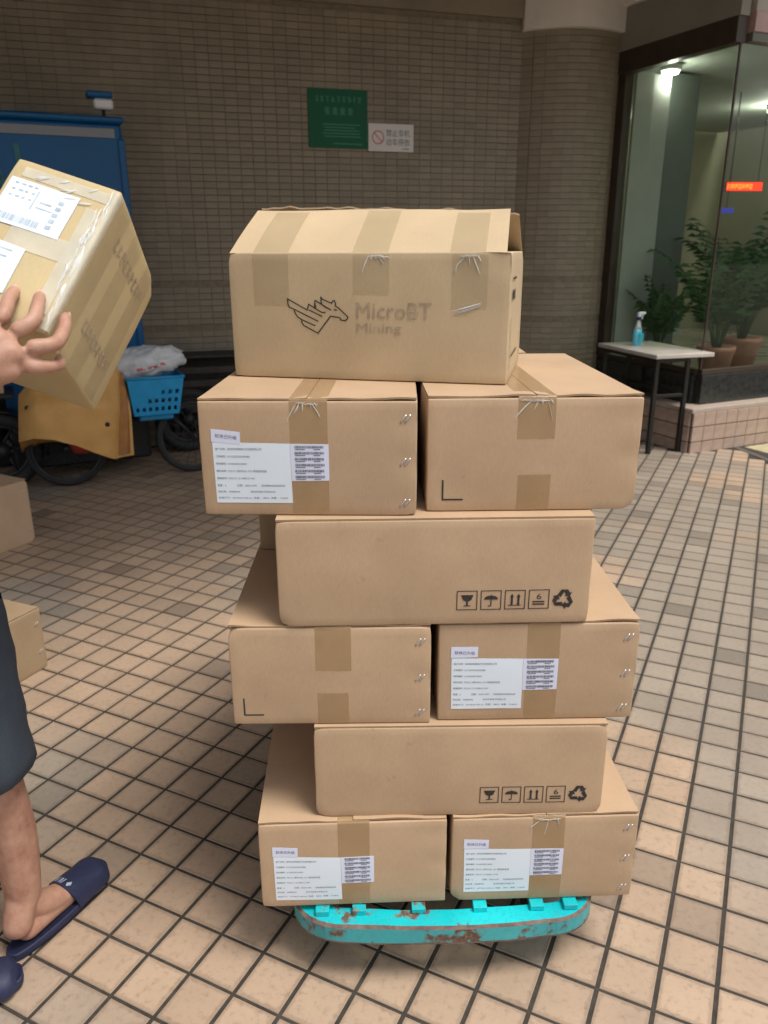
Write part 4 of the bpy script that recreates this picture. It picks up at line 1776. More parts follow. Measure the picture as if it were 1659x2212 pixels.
# --- body
SKIN, t, p, nn, ll = new_mat("skin")
n1 = tex(t, 'ShaderNodeTexNoise', 26, detail=7, rough=.65)
n2 = tex(t, 'ShaderNodeTexNoise', 260, detail=6, rough=.7)
ll.new(ramp(t, n1.outputs[0], [(.28, (.35, .16, .11)), (.5, (.45, .25, .175)), (.72, (.52, .31, .225))]), p.inputs['Base Color'])
p.inputs['Roughness'].default_value = .52
p.inputs['Subsurface Weight'].default_value = .12
p.inputs['Subsurface Radius'].default_value = (.012, .005, .003)
bump(t, p, n2.outputs[0], .5, .0012)
NAIL = plain("fingernail", (.66, .40, .34), .3, 0, .05, 20)


def skin_mesh(verts, edges, radii, root, sub=2):
    me = bpy.data.meshes.new("sk")
    me.from_pydata([tuple(v) for v in verts], edges, [])
    o = bpy.data.objects.new("sk", me)
    COL.objects.link(o)
    o.modifiers.new("s", 'SKIN')
    for i, r_ in enumerate(radii):
        sv = me.skin_vertices[0].data[i]
        sv.radius = (r_, r_) if not isinstance(r_, tuple) else r_
        sv.use_root = i == root
    o.modifiers.new("d", 'SUBSURF').levels = sub
    dg = bpy.context.evaluated_depsgraph_get()
    out = bpy.data.meshes.new_from_object(o.evaluated_get(dg))
    vs = [v.co.copy() for v in out.vertices]
    fs = [tuple(p_.vertices) for p_ in out.polygons]
    bpy.data.objects.remove(o)
    return vs, fs


def chain(pts, rads, sub=2):
    n = len(pts)
    return skin_mesh(pts, [(i, i + 1) for i in range(n - 1)], rads, 0, sub)


V = Vector
pelvis = V((-.955, 1.40, .93))
person = thing("person", "person in dark shorts and navy slippers lifting a taped parcel", "person", (-.95, 1.42, 0))
loc0 = Vector((-.95, 1.42, 0))
parts = []
hipL, hipR = V((-.925, 1.47, .88)), V((-.955, 1.325, .88))
shL, shR = V((-1.055, 1.57, 1.41)), V((-.85, 1.28, 1.41))
elR, wrR = V((-.80, 1.075, 1.19)), V((-.607, 1.090, 1.426))
elL, wrL = V((-1.0, 1.68, 1.18)), V((-.83, 1.57, 1.40))
verts = [pelvis, V((-.965, 1.41, 1.10)), V((-.962, 1.42, 1.30)), V((-.945, 1.428, 1.43)), V((-.925, 1.44, 1.52)), V((-.90, 1.455, 1.60)),
         hipL, V((-.882, 1.492, .50)), V((-.868, 1.505, .30)), V((-.865, 1.490, .10)),
         hipR, V((-.99, 1.32, .50)), V((-1.03, 1.295, .30)), V((-1.055, 1.28, .10)),
         shL, elL, wrL, shR, elR, wrR]
radii = [.125, (.115, .12), (.13, .125), (.09, .09), .055, .055,
         .092, .058, .056, .041, .092, .058, .056, .041, .058, .046, .034, .058, .046, .034]
edges = [(0, 1), (1, 2), (2, 3), (3, 4), (4, 5), (0, 6), (6, 7), (7, 8), (8, 9), (0, 10), (10, 11), (11, 12), (12, 13), (3, 14), (14, 15), (15, 16), (3, 17), (17, 18), (18, 19)]
parts.append(skin_mesh(verts, edges, radii, 0))


def foot(ank, heel, toe, upper):
    d = (toe - heel).normalized()
    sd_ = Vector((-d.y, d.x, 0))
    L = (toe - heel).length
        
    parts.append(chain([upper.lerp(ank, .35), upper.lerp(ank, .8), heel + d * .030 + V((0, 0, .088)), heel + d * .022 + V((0, 0, .047))], [.049, .041, .039, .033]))
    parts.append(chain([upper.lerp(ank, .75), ank + d * .012, heel + d * (L * .40) + V((0, 0, .066)), heel + d * (L * .6) + V((0, 0, .055))], [.030, .038, .036, .034]))
    parts.append(chain([ank + V((0, 0, -.005)), heel + d * (L * .42) + V((0, 0, .068)), heel + d * (L * .66) + V((0, 0, .05)), heel + d * (L * .80) + V((0, 0, .042))], [.036, .034, (.036, .024), (.034, .018)]))
    parts.append(chain([heel + d * .022 + V((0, 0, .05)), heel + d * (L * .4) + V((0, 0, .047)) , heel + d * (L * .68) + V((0, 0, .042))], [.031, .031, .033]))
    for k in range(5):
        b = heel + d * (L * (.72 - .012 * k)) + sd_ * (.03 - .015 * k) + V((0, 0, .042))
        parts.append(chain([b, b + d * .03, b + d * (.058 - .006 * k) + V((0, 0, -.005))], [.011, .010, .0085] if k else [.014, .0135, .011], 1))


heelL, toeL = V((-.885, 1.432, 0)), V((-.763, 1.700, 0))
heelR, toeR = V((-1.10, 1.262, 0)), V((-.850, 1.378, 0))
foot(verts[9], heelL, toeL, verts[8])
foot(verts[13], heelR, toeR, verts[12])


def hand(wrist, mcps, fingers, thumb, pr=.0165):
    for m in mcps:
        parts.append(chain([wrist, wrist.lerp(m, .55), m], [.027, .024, pr * 1.1], 2))
    for a, b in zip(mcps[:-1], mcps[1:]):
        parts.append(chain([a.lerp(wrist, .1), b.lerp(wrist, .1)], [pr * .85, pr * .85], 2))
        parts.append(chain([a.lerp(wrist, .45), b.lerp(wrist, .45)], [.019, .019], 2))
    for m, (pts, rads) in zip(mcps, fingers):
        parts.append(chain([m] + pts, [.0145, rads[0] * 1.13, rads[1] * 1.16, rads[2] * 1.24], 2))
    low = mcps[-1].lerp(wrist, .25) + (mcps[-1] - mcps[-2]) * .75
    parts.append(chain([wrist.lerp(low, .1), wrist.lerp(low, .6), low], [.029, .026, .021], 2))
    parts.append(chain(thumb[0], thumb[1], 2))


onF = lambda u, v, off: HB + HU * u + HV * v - HN * off
onR = lambda n_, v, off: HB + HN * n_ + HV * v - HU * off
mc = [V((-.551, 1.152, 1.497)), V((-.531, 1.142, 1.486)), V((-.512, 1.137, 1.466)), V((-.518, 1.134, 1.440))]
fing = [([V((-.544, 1.166, 1.514)), V((-.5495, 1.196, 1.532)), V((-.549, 1.226, 1.544))], [.0108, .0095, .0082]),
        ([V((-.502, 1.158, 1.500)), V((-.5055, 1.188, 1.521)), V((-.513, 1.222, 1.537))], [.0112, .0097, .0082]),
        ([V((-.474, 1.160, 1.468)), V((-.4745, 1.198, 1.486)), V((-.481, 1.227, 1.508))], [.0108, .0094, .0080]),
        ([V((-.486, 1.155, 1.437)), V((-.480, 1.180, 1.437)), V((-.490, 1.203, 1.446))], [.0098, .0086, .0074])]
thumb = ([wrR.lerp(mc[0], .25) + V((-.012, 0, .012)), V((-.590, 1.130, 1.490)), V((-.588, 1.163, 1.520)), V((-.583, 1.195, 1.545))], [.018, .0145, .012, .0095])
hand(wrR, mc, fing, thumb)
# left hand holds the far side
onL = lambda n_, v, off: HB + HU * (hw + off) + HN * n_ + HV * v
mcl = [onL(.20, .16 + .02 * k, .035) for k in range(4)]
fl_ = [([onL(.155, .15 + .023 * k, .024), onL(.125, .147 + .024 * k, .013), onL(.10, .145 + .025 * k, .009)], [.0105, .0092, .008]) for k in range(4)]
hand(wrL, mcl, fl_, ([wrL.lerp(mcl[0], .3), onL(.18, .10, .03), onL(.15, .085, .012)], [.017, .013, .010]))
# head: skull, jaw, nose, ears
hc_ = V((-.885, 1.470, 1.685))
fwd = V((.75, .66, -.10)).normalized()
sdv = fwd.cross(V((0, 0, 1))).normalized()
upv = sdv.cross(fwd).normalized()


def blob(c, rx, ry, rz, n=20):
    vs, fs = [], []
    for i in range(n + 1):
        th = pi * i / n
        for j in range(n):
            ph = 2 * pi * j / n
            x, y, z = sin(th) * cos(ph), sin(th) * sin(ph), cos(th)
            k = 1 - .22 * max(0, -z) * (1 if x > -.3 else .6)
            vs.append(c + sdv * (y * ry * k) + fwd * (x * rx * (1 - .10 * max(0, -z))) + upv * (z * rz))
    for i in range(n):
        for j in range(n):
            fs.append((i * n + j, i * n + (j + 1) % n, (i + 1) * n + (j + 1) % n, (i + 1) * n + j))
    return vs, fs


parts.append(blob(hc_, .098, .078, .118))
nb = hc_ + fwd * .095
parts.append(chain([nb + upv * .022, nb - upv * .005 + fwd * .008, nb - upv * .022 + fwd * .016], [.009, .010, .013], 2))
parts.append(chain([nb - upv * .058 - sdv * .02 - fwd * .008, nb - upv * .056, nb - upv * .058 + sdv * .02 - fwd * .008], [.006, .008, .006], 2))
for sg in (-1, 1):
    ec = hc_ + sdv * (.078 * sg) - fwd * .012
    parts.append(chain([ec + upv * .025, ec + sdv * .010 * sg, ec - upv * .028], [.008, .012, .008], 2))
m_ = MB()
for vs_, fs_ in parts:
    m_.add([v - loc0 for v in vs_], fs_, 0, True)
raw = m_.mesh("body_raw", SKIN)
ro = bpy.data.objects.new("body_raw", raw)
COL.objects.link(ro)
rm = ro.modifiers.new("r", 'REMESH')
rm.mode = 'VOXEL'
rm.voxel_size = .0036
rm.use_smooth_shade = True
smo = ro.modifiers.new("s", 'SMOOTH')
smo.iterations = 7
smo.factor = .5
dg = bpy.context.evaluated_depsgraph_get()
bm_ = bpy.data.meshes.new_from_object(ro.evaluated_get(dg))
bm_.name = "body"
bm_.materials.clear()
bm_.materials.append(SKIN)
bpy.data.objects.remove(ro)
link("body", bm_, person)
# nails on the fingers that show
for k in range(3):
    pts, rads = fing[k]
    tip, pre = pts[2], pts[1]
    d = (tip - pre).normalized()
    outn = (-HN if k < 2 else -HU)
    outn = (outn - d * outn.dot(d)).normalized()
    s2 = d.cross(outn)
    m_ = MB()
    def nf(u, v, tip=tip, d=d, outn=outn, s2=s2):
        a = (u - .5) * 1.7
        return tip - loc0 + d * (-.011 + .0095 * v) + s2 * (.0058 * sin(a)) + outn * (.0086 * cos(a) - .0004 - .0012 * v * v)
    m_.grid(nf, 6, 4)
    m_.build("fingernail", NAIL, person)
# eyes, brows, hair
EYEW = plain("eye_white", (.75, .73, .70), .25, 0, .02, 10)
EYED = plain("eye_iris", (.03, .02, .015), .2, 0, .1, 10)
HAIR = plain("black_hair", (.012, .010, .009), .5, 0, .5, 60, .003)
for sg in (-1, 1):
    ec = hc_ + fwd * .086 + sdv * (.032 * sg) + upv * .012 - loc0
    e_ = MB()
    vs_, fs_ = blob(V((0, 0, 0)), .011, .014, .010, 10)
    e_.add([v + ec for v in vs_], fs_, 0, True)
    eo = e_.build("eye", EYEW, person)
    e_ = MB()
    vs_, fs_ = blob(V((0, 0, 0)), .004, .006, .006, 8)
    e_.add([v + ec + fwd * .009 for v in vs_], fs_, 0, True)
    e_.build("iris", EYED, eo)
m_ = MB()
vs_, fs_ = blob(V((0, 0, 0)), .106, .087, .126, 24)
keep = [i for i, v in enumerate(vs_) if v.dot(upv) > .045 - (.09 if v.dot(fwd) < .02 else 0) and not (v.dot(fwd) > .045 and v.dot(upv) < .07)]
ks = set(keep)
m_.add([v * (1 + .03 * N.noise(v * 60)) + hc_ - loc0 for v in vs_], [f_ for f_ in fs_ if all(i in ks for i in f_)], 0, True)
m_.build("hair", HAIR, person)

# clothes
SHIRT = plain("dark_grey_shirt", (.05, .055, .062), .85, 0, .25, 14, .002)
SHORT, t, p, nn, ll = new_mat("dark_blue_shorts")
n1 = tex(t, 'ShaderNodeTexNoise', 9, detail=4)
n2 = tex(t, 'ShaderNodeTexNoise', 420, detail=2)
cc = ramp(t, n1.outputs[0], [(.3, (.030, .045, .068)), (.7, (.048, .066, .092))])
ll.new(mix(t, .25, cc, ramp(t, n2.outputs[0], [(.3, (.015, .02, .03)), (.7, (.10, .12, .15))])), p.inputs['Base Color'])
p.inputs['Roughness'].default_value = .9
bump(t, p, n1.outputs[0], .4, .006)


def ring(c, ax, ay, n=28, a=0.0, seed=0, amp=0.0, dirz=None):
    out = []
    for j in range(n):
        ph = 2 * pi * j / n
        k = 1 + amp * N.noise(Vector((cos(ph) * 1.8, sin(ph) * 1.8, seed)))
        x, y = cos(ph) * ax * k, sin(ph) * ay * k
        out.append(c + Vector((x * cos(a) - y * sin(a), x * sin(a) + y * cos(a), 0)))
    return out


def tilt(rg, c, slope):
    return [v + Vector((0, 0, (v - c).dot(slope))) for v in rg]


FA_ = atan2(.66, .75)
m_ = MB()
# legs of the shorts: from the hip to a turned hem
for hip, hem, hr in ((V((-.915, 1.465, .90)), V((-.895, 1.495, .475)), .108), (V((-.985, 1.325, .90)), V((-1.0, 1.322, .475)), .105)):
    rings = []
    for i in range(13):
        s_ = i / 12
        c_ = hip.lerp(hem, s_)
        r_ = .118 * (1 - s_) + hr * s_ + .004 * sin(s_ * 9)
        rings.append([v - loc0 for v in tilt(ring(c_, r_ * .96, r_ * 1.04, seed=i * .35 + hip.y * 9, amp=.10 + .05 * s_), c_, V((.22, .0, 0)) * s_)])
    last = rings[-1]
    cl = sum(last, V()) / len(last)
    rings.append([v + V((0, 0, -.002)) + (cl - v) * .04 for v in last])
    rings.append([v + V((0, 0, .03)) + (cl - v) * .06 for v in last])
    m_.loft(rings, caps=False)
rings = []
for i, (z, ax, ay) in enumerate(((.84, .15, .185), (.90, .15, .185), (.98, .142, .175), (1.05, .135, .165))):
    rings.append([v - loc0 for v in ring(V((-.955, 1.40, z)), ax * .92, ay * .92, a=FA_, seed=i, amp=.02)])
m_.loft(rings, caps=False)
m_.build("shorts", SHORT, person)
m_ = MB()
rings = []
for i, (z, ax, ay, dx) in enumerate(((.98, .15, .18, 0), (1.08, .142, .172, -.004), (1.2, .142, .178, -.004), (1.3, .142, .188, 0), (1.38, .128, .195, .005), (1.43, .105, .17, .010), (1.47, .075, .085, .018), (1.49, .066, .07, .02))):
    rings.append([v - loc0 for v in ring(V((-.96 + dx, 1.41 + dx, z)), ax, ay, a=FA_, seed=i * .5, amp=.04)])
m_.loft(rings, caps=False)
for a_, b_ in ((shL, elL), (shR, elR)):
    pts = [a_.lerp(b_, q_) for q_ in (-.08, .2, .45, .62)]
    m_.tube([v - loc0 for v in pts], [.072, .068, .066, .067], 18, caps=False)
m_.build("shirt", SHIRT, person)

# slippers
SLIP = plain("navy_foam", (.018, .024, .065), .6, 0, .2, 120, .0006)
SLIPP = plain("pale_slipper_print", (.42, .46, .56), .6, 0, .2, 60)


def slipper(label, heel, toe, left):
    d = (toe - heel)
    L = d.length + .012
    r_ = thing("slipper", label, "slipper", (heel.x, heel.y, 0), atan2(d.y, d.x) - pi / 2, "navy slippers worn by the person")
    sgn = 1 if left else -1
    def outline(k=1.0, n=40):
        out = []
        for j in range(n):
            ph = 2 * pi * j / n
            s_ = .5 - .5 * cos(ph)                      # 0 heel .. 1 toe
            wd = (.036 + .016 * s_ ** 1.3) * (1 if ph < pi else 1)
            mid = .010 * sgn * (s_ ** 2) * (-1)
            y = -.008 + (L + .012) * s_
            xx = wd * (abs(sin(ph)) ** .62) * (1 if sin(ph) >= 0 else -1)
            out.append(Vector((mid + xx * k, y + (.5 - s_) * (1 - k) * L * .25, 0)))
        return out
    m_ = MB()
    o1, o2, o3 = outline(.96), outline(1.0), outline(.93)
    lift = lambda v: .010 * max(0, (v.y / L - .72) / .28) ** 2
    rings = [[v + V((0, 0, .002 + lift(v))) for v in o1], [v + V((0, 0, .006 + lift(v))) for v in o2], [v + V((0, 0, .021 + lift(v))) for v in o2], [v + V((0, 0, .026 + lift(v))) for v in o1], [v + V((0, 0, .023 + lift(v))) for v in o3]]
    m_.loft(rings)
    m_.build("sole", SLIP, r_)
    # the closed band over the toes
    m_ = MB()
    def band(u, v, o=0.0):
        a = pi * u
        s_ = .52 + .47 * v + .07 * (1 - v) * (abs(2 * u - 1) ** 2) - .02 * (1 - v)
        s_ = min(s_, .992)
        wd = (.040 + .016 * s_ ** 1.3) * (1.0 if v < .7 else sqrt(max(.02, 1 - ((v - .7) / .305) ** 2)))
        hgt = (.076 - .042 * v) * (1 if v < .85 else sqrt(max(0.03, 1 - ((v - .85) / .152) ** 2)))
        x = -.010 * sgn * s_ * s_ + cos(a) * (wd - o)
        return V((x, L * s_, .015 + .010 * max(0, (s_ - .72) / .28) ** 2 + (hgt - o) * sin(a) ** .7))
    m_.grid(lambda u, v: band(1 - u, v), 20, 14)
    m_.grid(lambda u, v: band(u, v, .006), 20, 14)
    m_.grid(lambda u, v: band(u, 0, .006 * (1 - v)), 20, 1)
    st = m_.build("strap", SLIP, r_)
    f = Flat()
    rs_ = random.Random(2)
    x = 0.0
    for k in range(6):
        f.rect(.22 + k * .06, .11, .22 + k * .06 + .015, .25)
        if k % 2 == 0:
            f.line([(.235 + k * .06, .24), (.265 + k * .06, .12)], .014)
    f.poly([(.60, .18), (.64, .25), (.68, .18), (.64, .11)])
    f.build("strap_print", SLIPP, st, lambda a, b: band(1 - a if left else a, b - .06) + V((0, 0, .0012)))
    return r_


slipper("navy foam slipper on the leading foot, its strap turned to the stack", heelL, toeL, True)
slipper("navy foam slipper cut by the lower left picture edge", heelR, toeR, False)

# ------------------------------------------------------------------ cargo tricycle, bicycle and the rest by the wall
BLUE = plain("blue_panel_paint", (.004, .10, .27), .4, 0, .12, 3, 0, .4)
BLUEB = plain("bright_blue_plastic", (.012, .32, .66), .35, 0, .1, 12)
SILV = plain("silver_trim", (.24, .25, .27), .45, .2, .08, 6)
GRN = plain("green_emblem_paint", (.05, .22, .10), .5, 0, .2, 20)
BLACKP = plain("black_plastic", (.015, .015, .017), .5, 0, .3, 20)
RIM = plain("wheel_rim_metal", (.06, .065, .07), .4, .6, .2, 20)
BE2 = Vector((.909, .417))
tk = thing("cargo_tricycle", "blue delivery tricycle with a tall closed cargo box by the wall", "tricycle", (-1.79, 5.95, 0), atan2(.417, .909))
# local: x right along the box front, y towards the wall; right front corner at the origin
m_ = MB()
m_.box((-.85, .27, 1.56), (1.70, .54, 1.70), bev=.02)
m_.build("cargo_box", BLUE, tk)
m_ = MB()
m_.box((-.86, -.006, 2.345), (1.62, .012, .06), bev=.002)
m_.build("silver_strip", SILV, tk)
m_ = MB()
m_.box((-.85, .27, 2.43), (1.74, .58, .04), bev=.012)
m_.build("roof", BLUE, tk)
for x in (-.012, -1.69):
    m_ = MB()
    m_.box((x, .0, 1.5), (.045, .03, 1.62), bev=.006)
    m_.build("corner_post", BLUE, tk)
for k, pts in enumerate(([(-.86, 2.25), (-.80, 2.05), (-.74, 1.85)], [(-.68, 2.24), (-.67, 2.0), (-.66, 1.78)], [(-1.02, 1.98), (-.9, 1.9), (-.78, 1.86)])):
    f = Flat()
    f.line(pts, .035)
    f.build("side_emblem", plain("emblem_paint", (.03, .16, .20), .5, 0, .15, 12), tk, lambda a, b: (a, -.0035, b))
m_ = MB()
m_.box((-.80, .05, .50), (.36, .04, .50), bev=.01)
m_.build("side_skirt", BLUE, tk)
f = Flat()
f.poly([(-.72 + .05 * cos(a_ * pi / 8), .55 + .05 * sin(a_ * pi / 8)) for a_ in range(16)])
f.build("skirt_emblem", GRN, tk, lambda a, b: (a, .0285, b))
m_ = MB()
m_.box((-.85, .3, .60), (1.66, .44, .10), bev=.01)
m_.build("chassis", BLACKP, tk)
m_ = MB()
m_.box((-.50, .06, .27), (.95, .34, .36), bev=.02)  # added black block in place of the dark shade under the tricycle
m_.build("shade_block", BLACKP, tk)
m_ = MB()
m_.box((-1.25, -.17, .665), (.66, .36, .03), bev=.006)
m_.build("side_tray", BLACKP, tk)


def wheel(parent, loc, rad_, rotz_, tyre=.028, hub=.03, spokes=14, disc=False):
    w = MB()
    w.tube([(rad_ * cos(2 * pi * i / 32), 0, rad_ * sin(2 * pi * i / 32)) for i in range(32)], tyre, 8, closed=True)
    wo = w.build("wheel", RUB, parent, loc=loc, rot=(0, 0, rotz_))
    w = MB()
    w.tube([((rad_ - tyre) * cos(2 * pi * i / 32), 0, (rad_ - tyre) * sin(2 * pi * i / 32)) for i in range(32)], .010, 6, closed=True)
    w.build("rim", RIM, wo)
    w = MB()
    w.tube([(0, -.04, 0), (0, .04, 0)], hub, 12)
    for k in range(spokes):
        a = 2 * pi * k / spokes
        w.tube([(hub * .8 * cos(a + .4), .02 * (-1) ** k, hub * .8 * sin(a + .4)), ((rad_ - tyre) * cos(a), 0, (rad_ - tyre) * sin(a))], .0018 if not disc else .011, 5)
    w.build("spokes", RIM if not disc else BLACKP, wo)
    return wo


wheel(tk, (-1.05, -.23, .27), .222, 0, .048, .06, 6, True)
wheel(tk, (-1.05, .42, .27), .222, 0, .048, .06, 6, True)
m_ = MB()
m_.grid(lambda u, v: V((-1.05 + .30 * cos(pi * (1.02 - .98 * u) - .35), -.30 + .14 * v, .27 + .30 * sin(pi * (1.02 - .98 * u) - .35))), 16, 2)
m_.grid(lambda u, v: V((-1.05 + .294 * cos(pi * (.04 + .98 * u) - .35), -.30 + .14 * v, .27 + .294 * sin(pi * (.04 + .98 * u) - .35))), 16, 2)
m_.build("mudguard", BLACKP, tk)
m_ = MB()
m_.tube([(-1.05, -.2, .27), (-1.05, .4, .27)], .025, 8)
m_.tube([(-.05, .3, .6), (.25, .3, .55), (.34, .3, .3)], .03, 8)
m_.build("axle", BLACKP, tk)
wheel(tk, (.34, .3, .27), .22, 0, .045, .05, 6, True)
hl = thing("flood_lamp", "small white lamp with blue cap on top of the blue cargo box", "lamp", (-1.79 - .11 + 0.0, 5.95 + .02, 2.452), atan2(.417, .909))
m_ = MB()
m_.tube([(0, .05, 0), (0, .05, .05)], .012, 8)
m_.build("post", BLACKP, hl)
m_ = MB()
m_.box((0, .04, .085), (.125, .08, .065), bev=.012)
m_.build("lamp_body", TRIG, hl)
m_ = MB()
m_.box((-.02, .045, .142), (.17, .10, .04), bev=.01)
m_.build("cap", BLUE, hl)

trayc = Carton("carton resting on the tricycle side tray at the left picture edge", Matrix.Translation((-2.80, 5.31, .681)) @ Matrix.Rotation(.43, 4, 'Z'), .42, .30, .25, CB, False, 51)
trayc.glints(.33, .40, 5, 3)

# the bicycle: basket over the front wheel at right
bk = thing("bicycle", "shared bicycle with bright blue lattice basket in front of the tricycle", "bicycle", (-1.42, 5.74, 0), atan2(.417, .909))
wheel(bk, (0, 0, .275), .252, 0, .021, .025, 20)
wheel(bk, (-.88, 0, .275), .252, 0, .021, .025, 20)
FR = [[(-.88, 0, .275), (-.62, 0, .27), (-.49, 0, .60)], [(-.62, 0, .27), (-.70, 0, .66)], [(-.88, 0, .275), (-.68, 0, .56), (-.48, 0, .54)]]
m_ = MB()
for q in FR:
    m_.tube(q, .018, 8)
m_.build("frame", BLACKP, bk)
m_ = MB()
for sg in (-1, 1):
    m_.tube([(0, .05 * sg, .275), (-.09, .05 * sg, .38), (-.15, .03 * sg, .44)], .011, 6)
m_.tube([(-.15, 0, .44), (-.47, 0, .445)], .017, 8)
m_.tube([(-.47, 0, .44), (-.53, 0, .92)], .017, 8)
m_.build("fork", BLACKP, bk)
m_ = MB()
m_.tube([(-.63, -.25, .93), (-.57, -.16, .94), (-.53, 0, .92), (-.57, .16, .94), (-.63, .25, .93)], .012, 8)
m_.build("handlebar", BLACKP, bk)
m_ = MB()
m_.loft([[V((-.72 + .12 * cos(2 * pi * j / 16) * k - .02, .065 * sin(2 * pi * j / 16) * k * (1.3 if cos(2 * pi * j / 16) < 0 else .7), z)) for j in range(16)] for k, z in ((.8, .70), (1, .72), (1, .745), (.8, .755))])
m_.build("saddle", BLACKP, bk)
m_ = MB()
m_.grid(lambda u, v: V((.275 * cos(.25 + 2.0 * u), -.035 + .07 * v, .275 + .29 * sin(.25 + 2.0 * u))), 16, 2)
m_.grid(lambda u, v: V((-.88 + .285 * cos(.3 + 2.6 * u), -.035 + .07 * v, .275 + .30 * sin(.3 + 2.6 * u))), 16, 2)
m_.build("mudguard", BLACKP, bk)
# basket: four walls of moulded lattice, solid upper half, holes below a curved line
BX0, BX1, BY, BZ0, BZ1 = -.45, -.06, .155, .48, .745


def basket_wall(fn, n=15, mlev=9):
    mb = MB()
    for j in range(mlev):
        for i in range(n):
            u, v = (i + .5) / n, (j + .5) / mlev
            arcv = .86 - .62 * (1 - u) ** 1.6
            hole = v < arcv - .07 and v > .07 and (i % 2 == 1) and (j % 2 == 1) and u > .08 and u < .95
            if hole:
                continue
            us, vs_ = (i / n, (i + 1) / n), (j / mlev, (j + 1) / mlev)
            q = [fn(us[0], vs_[0]), fn(us[1], vs_[0]), fn(us[1], vs_[1]), fn(us[0], vs_[1])]
            nrm = (q[1] - q[0]).cross(q[3] - q[0]).normalized() * .005
            mb.add([a - nrm * 0 for a in q] + [a - nrm for a in q], [(0, 1, 2, 3), (7, 6, 5, 4), (0, 4, 5, 1), (1, 5, 6, 2), (2, 6, 7, 3), (3, 7, 4, 0)])
    return mb


def bwall(p0, p1, q0, q1):
    p0, p1, q0, q1 = map(Vector, (p0, p1, q0, q1))
    return lambda u, v: p0.lerp(p1, u).lerp(q0.lerp(q1, u), v)


i_ = .03
B0 = [(BX0 + i_, -BY + i_, BZ0), (BX1 - i_ * 1.6, -BY + i_, BZ0), (BX1 - i_ * 1.6, BY - i_, BZ0), (BX0 + i_, BY - i_, BZ0)]
B1 = [(BX0, -BY, BZ1), (BX1, -BY, BZ1), (BX1, BY, BZ1), (BX0, BY, BZ1)]
bsk = MB()
for a in range(4):
    b = (a + 1) % 4
    w_ = basket_wall(bwall(B0[a], B0[b], B1[a], B1[b]))
    bsk.add(w_.v, w_.f)
bsk.add(B0, [(3, 2, 1, 0)])
bo = bsk.build("basket", BLUEB, bk)
m_ = MB()
m_.tube(B1, .010, 8, closed=True)
m_.build("basket_rim", BLUEB, bo)
m_ = MB()
m_.box((-.26, 0, .452), (.24, .14, .04), bev=.008)
m_.build("basket_mount", BLUEB, bk)
REDP = plain("red_plastic", (.30, .03, .018), .4, 0, .1, 20)
m_ = MB()
vs_, fs_ = [], []
m_.lathe([(.01, -.06), (.06, -.05), (.085, 0), (.065, .05), (.01, .065)], n=18)
m_.build("tail_lamp", REDP, bk, loc=(-.79, -.20, .335))
m_ = MB()
m_.tube([(-.79, -.16, .345), (-.79, 0, .42)], .012, 6)
m_.build("lamp_bracket", BLACKP, bk)

# white plastic bag in the basket
BAG = plain("white_plastic_bag", (.66, .69, .72), .3, 0, .08, 14, .004)
BAGR = plain("red_bag_print", (.55, .12, .13), .4, 0, .2, 30)
bg_ = thing("plastic_bag", "crumpled white plastic bag with red print lying in the blue basket", "plastic bag", (-1.70, 5.60, .745), .43)


def bagf(th, ph):
    d = Vector((sin(th) * cos(ph), sin(th) * sin(ph), cos(th)))
    r_ = 1 + .28 * N.noise(d * 1.7 + V((3, 1, 2))) + .16 * N.noise(d * 4.5) + .07 * abs(N.noise(d * 11))
    x = d.x * .20 + .06 * max(0, d.x) ** 3
    return V((x * r_, d.y * .13 * r_, .095 + d.z * .12 * r_ + .02 * d.x))


m_ = MB()
m_.grid(lambda u, v: bagf(.02 + (pi - .04) * (1 - v), 2 * pi * u), 44, 26)
m_.build("bag_film", BAG, bg_)
m_ = MB()
for k, (a0, a1, t0) in enumerate(((4.42, 4.7, 1.72), (4.78, 5.1, 1.70), (5.15, 5.4, 1.66))):
    m_.grid(lambda u, v: bagf(t0 + .14 * v, a1 + (a0 - a1) * u) * 1.012 + V((0, -.002, -.001)), 6, 3)
m_.build("bag_print", BAGR, bg_)
m_ = MB()
m_.grid(lambda u, v: V((.20 + .09 * u, -.03 + .05 * v * (1 - u), .12 + .04 * u - .05 * (v - .5) * (1 - u) + .008 * sin(9 * u))), 6, 4)
m_.build("bag_handle", BAG, bg_)

# orange leather apron hung over the bicycle
APR, t, p, nn, ll = new_mat("orange_tan_leather")
n1 = tex(t, 'ShaderNodeTexNoise', 7, detail=5)
n2 = tex(t, 'ShaderNodeTexNoise', 140, detail=3)
c_ = ramp(t, n1.outputs[0], [(.3, (.60, .32, .085)), (.7, (.76, .43, .14))])
ll.new(c_, p.inputs['Base Color'])
p.inputs['Roughness'].default_value = .55
bump(t, p, n1.outputs[0], .35, .012)
ap = thing("riding_apron", "orange tan leather riding apron draped over the bicycle", "apron", (-2.08, 5.30, 0), .41)
AP_TOP = [(-.36, .66), (-.24, .80), (-.05, .82), (.12, .84), (.22, .87), (.30, .82), (.345, .74)]
AP_BOT = [(-.395, .375), (-.30, .415), (-.17, .412), (-.05, .365), (.07, .29), (.20, .215), (.33, .215)]


def spline(P, t_):
    k = t_ * (len(P) - 1)
    i = min(int(k), len(P) - 2)
    f_ = k - i
    f_ = f_ * f_ * (3 - 2 * f_) * .5 + f_ * .5
    return P[i][0] * (1 - f_) + P[i + 1][0] * f_, P[i][1] * (1 - f_) + P[i + 1][1] * f_


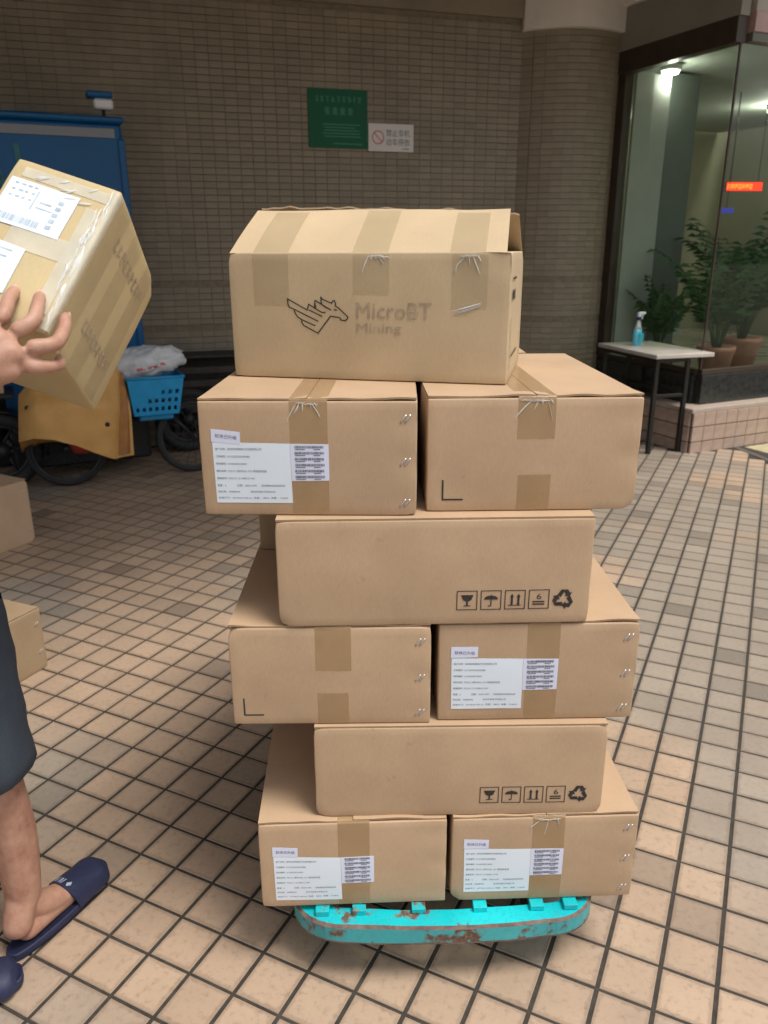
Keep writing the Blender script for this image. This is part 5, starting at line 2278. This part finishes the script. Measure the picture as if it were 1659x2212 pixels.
def apron(u, v, o=0.0):
    a, b = spline(AP_BOT, u), spline(AP_TOP, u)
    x, z = a[0] + (b[0] - a[0]) * v, a[1] + (b[1] - a[1]) * v
    y = -.10 - .10 * sin(pi * min(1, u * 1.15)) * (1 - .5 * v) + .16 * max(0, v - .55) / .45
    y += .018 * sin(u * 14 + v * 2) * (1 - v) + .05 * max(0, u - .80) / .2
    y += .10 * max(0, .12 - u) / .12
    return V((x, y + o, z + .006 * sin(u * 9)))


m_ = MB()
m_.grid(lambda u, v: apron(u, v), 40, 18)
m_.grid(lambda u, v: apron(1 - u, v, .012), 40, 18)
m_.grid(lambda u, v: apron(1 - u, 0, .012 * (1 - v)), 40, 1)
m_.grid(lambda u, v: apron(u, 1, .012 * (1 - v)), 40, 1)
m_.grid(lambda u, v: apron(0, u, .012 * (1 - v)), 18, 1)
m_.grid(lambda u, v: apron(1, 1 - u, .012 * (1 - v)), 18, 1)
m_.build("leather_sheet", APR, ap)
m_ = MB()      # the rolled-under lower left part
m_.grid(lambda u, v: V((-.39 + .30 * u, -.06 + .20 * v + .02 * sin(u * 5), .385 + .03 * sin(pi * u) - .11 * v * (1 - .4 * u))), 14, 8)
m_.grid(lambda u, v: V((-.09 - .30 * u, -.052 + .20 * v + .02 * sin((1 - u) * 5), .379 + .03 * sin(pi * u) - .11 * v * (.6 + .4 * u))), 14, 8)
m_.build("rolled_hem", APR, ap)
m_ = MB()      # folded strip down its right side, the fold's shadow painted brown
m_.grid(lambda u, v: apron(.86 + .10 * u, .04 + .90 * v) + V((.014 * sin(pi * u), -.022 * sin(pi * u) - .004, 0)), 8, 16)
m_.build("side_fold", plain("fold_shadow_leather", (.42, .18, .05), .55, 0, .2, 9, .003), ap)
for (u, v) in ((.09, .62), (.735, .36)):
    q = apron(u, v)
    m_ = MB()
    m_.lathe([(.016, 0), (.016, .004), (.010, .006), (.004, .003)], n=14)
    m_.build("eyelet", BLACKP, ap, loc=q + V((0, -.002, 0)), rot=(pi / 2, 0, 0))

# dark slatted rack against the wall
rk = thing("slatted_rack", "low dark slatted rack standing against the wall behind the bicycle", "rack", (-1.72, 6.33, 0), atan2(WD.y, WD.x))
RKM = plain("dark_stained_slat", (.035, .028, .022), .6, 0, .5, 12, .002)
for k in range(6):
    m_ = MB()
    m_.box((.95, .0 + .0 * k, .14 + k * .105), (1.9, .022, .055), bev=.003)
    m_.build("slat", RKM, rk)
for k in range(4):
    m_ = MB()
    m_.box((.95, .015 + .075 * k, .775), (1.9, .066, .022), bev=.003)
    m_.build("top_slat", RKM, rk)
m_ = MB()
m_.box((.95, .262, .39), (1.9, .012, .74))  # added dark sheet; gives the slat gaps the shade under the rack
m_.build("shade_panel", RKM, rk)
for x in (.03, .95, 1.87):
    m_ = MB()
    m_.box((x, .03, .38), (.04, .036, .76), bev=.003)
    m_.build("post", BLK, rk)
    m_ = MB()
    m_.box((x, .235, .38), (.04, .036, .76), bev=.003)
    m_.build("post", BLK, rk)
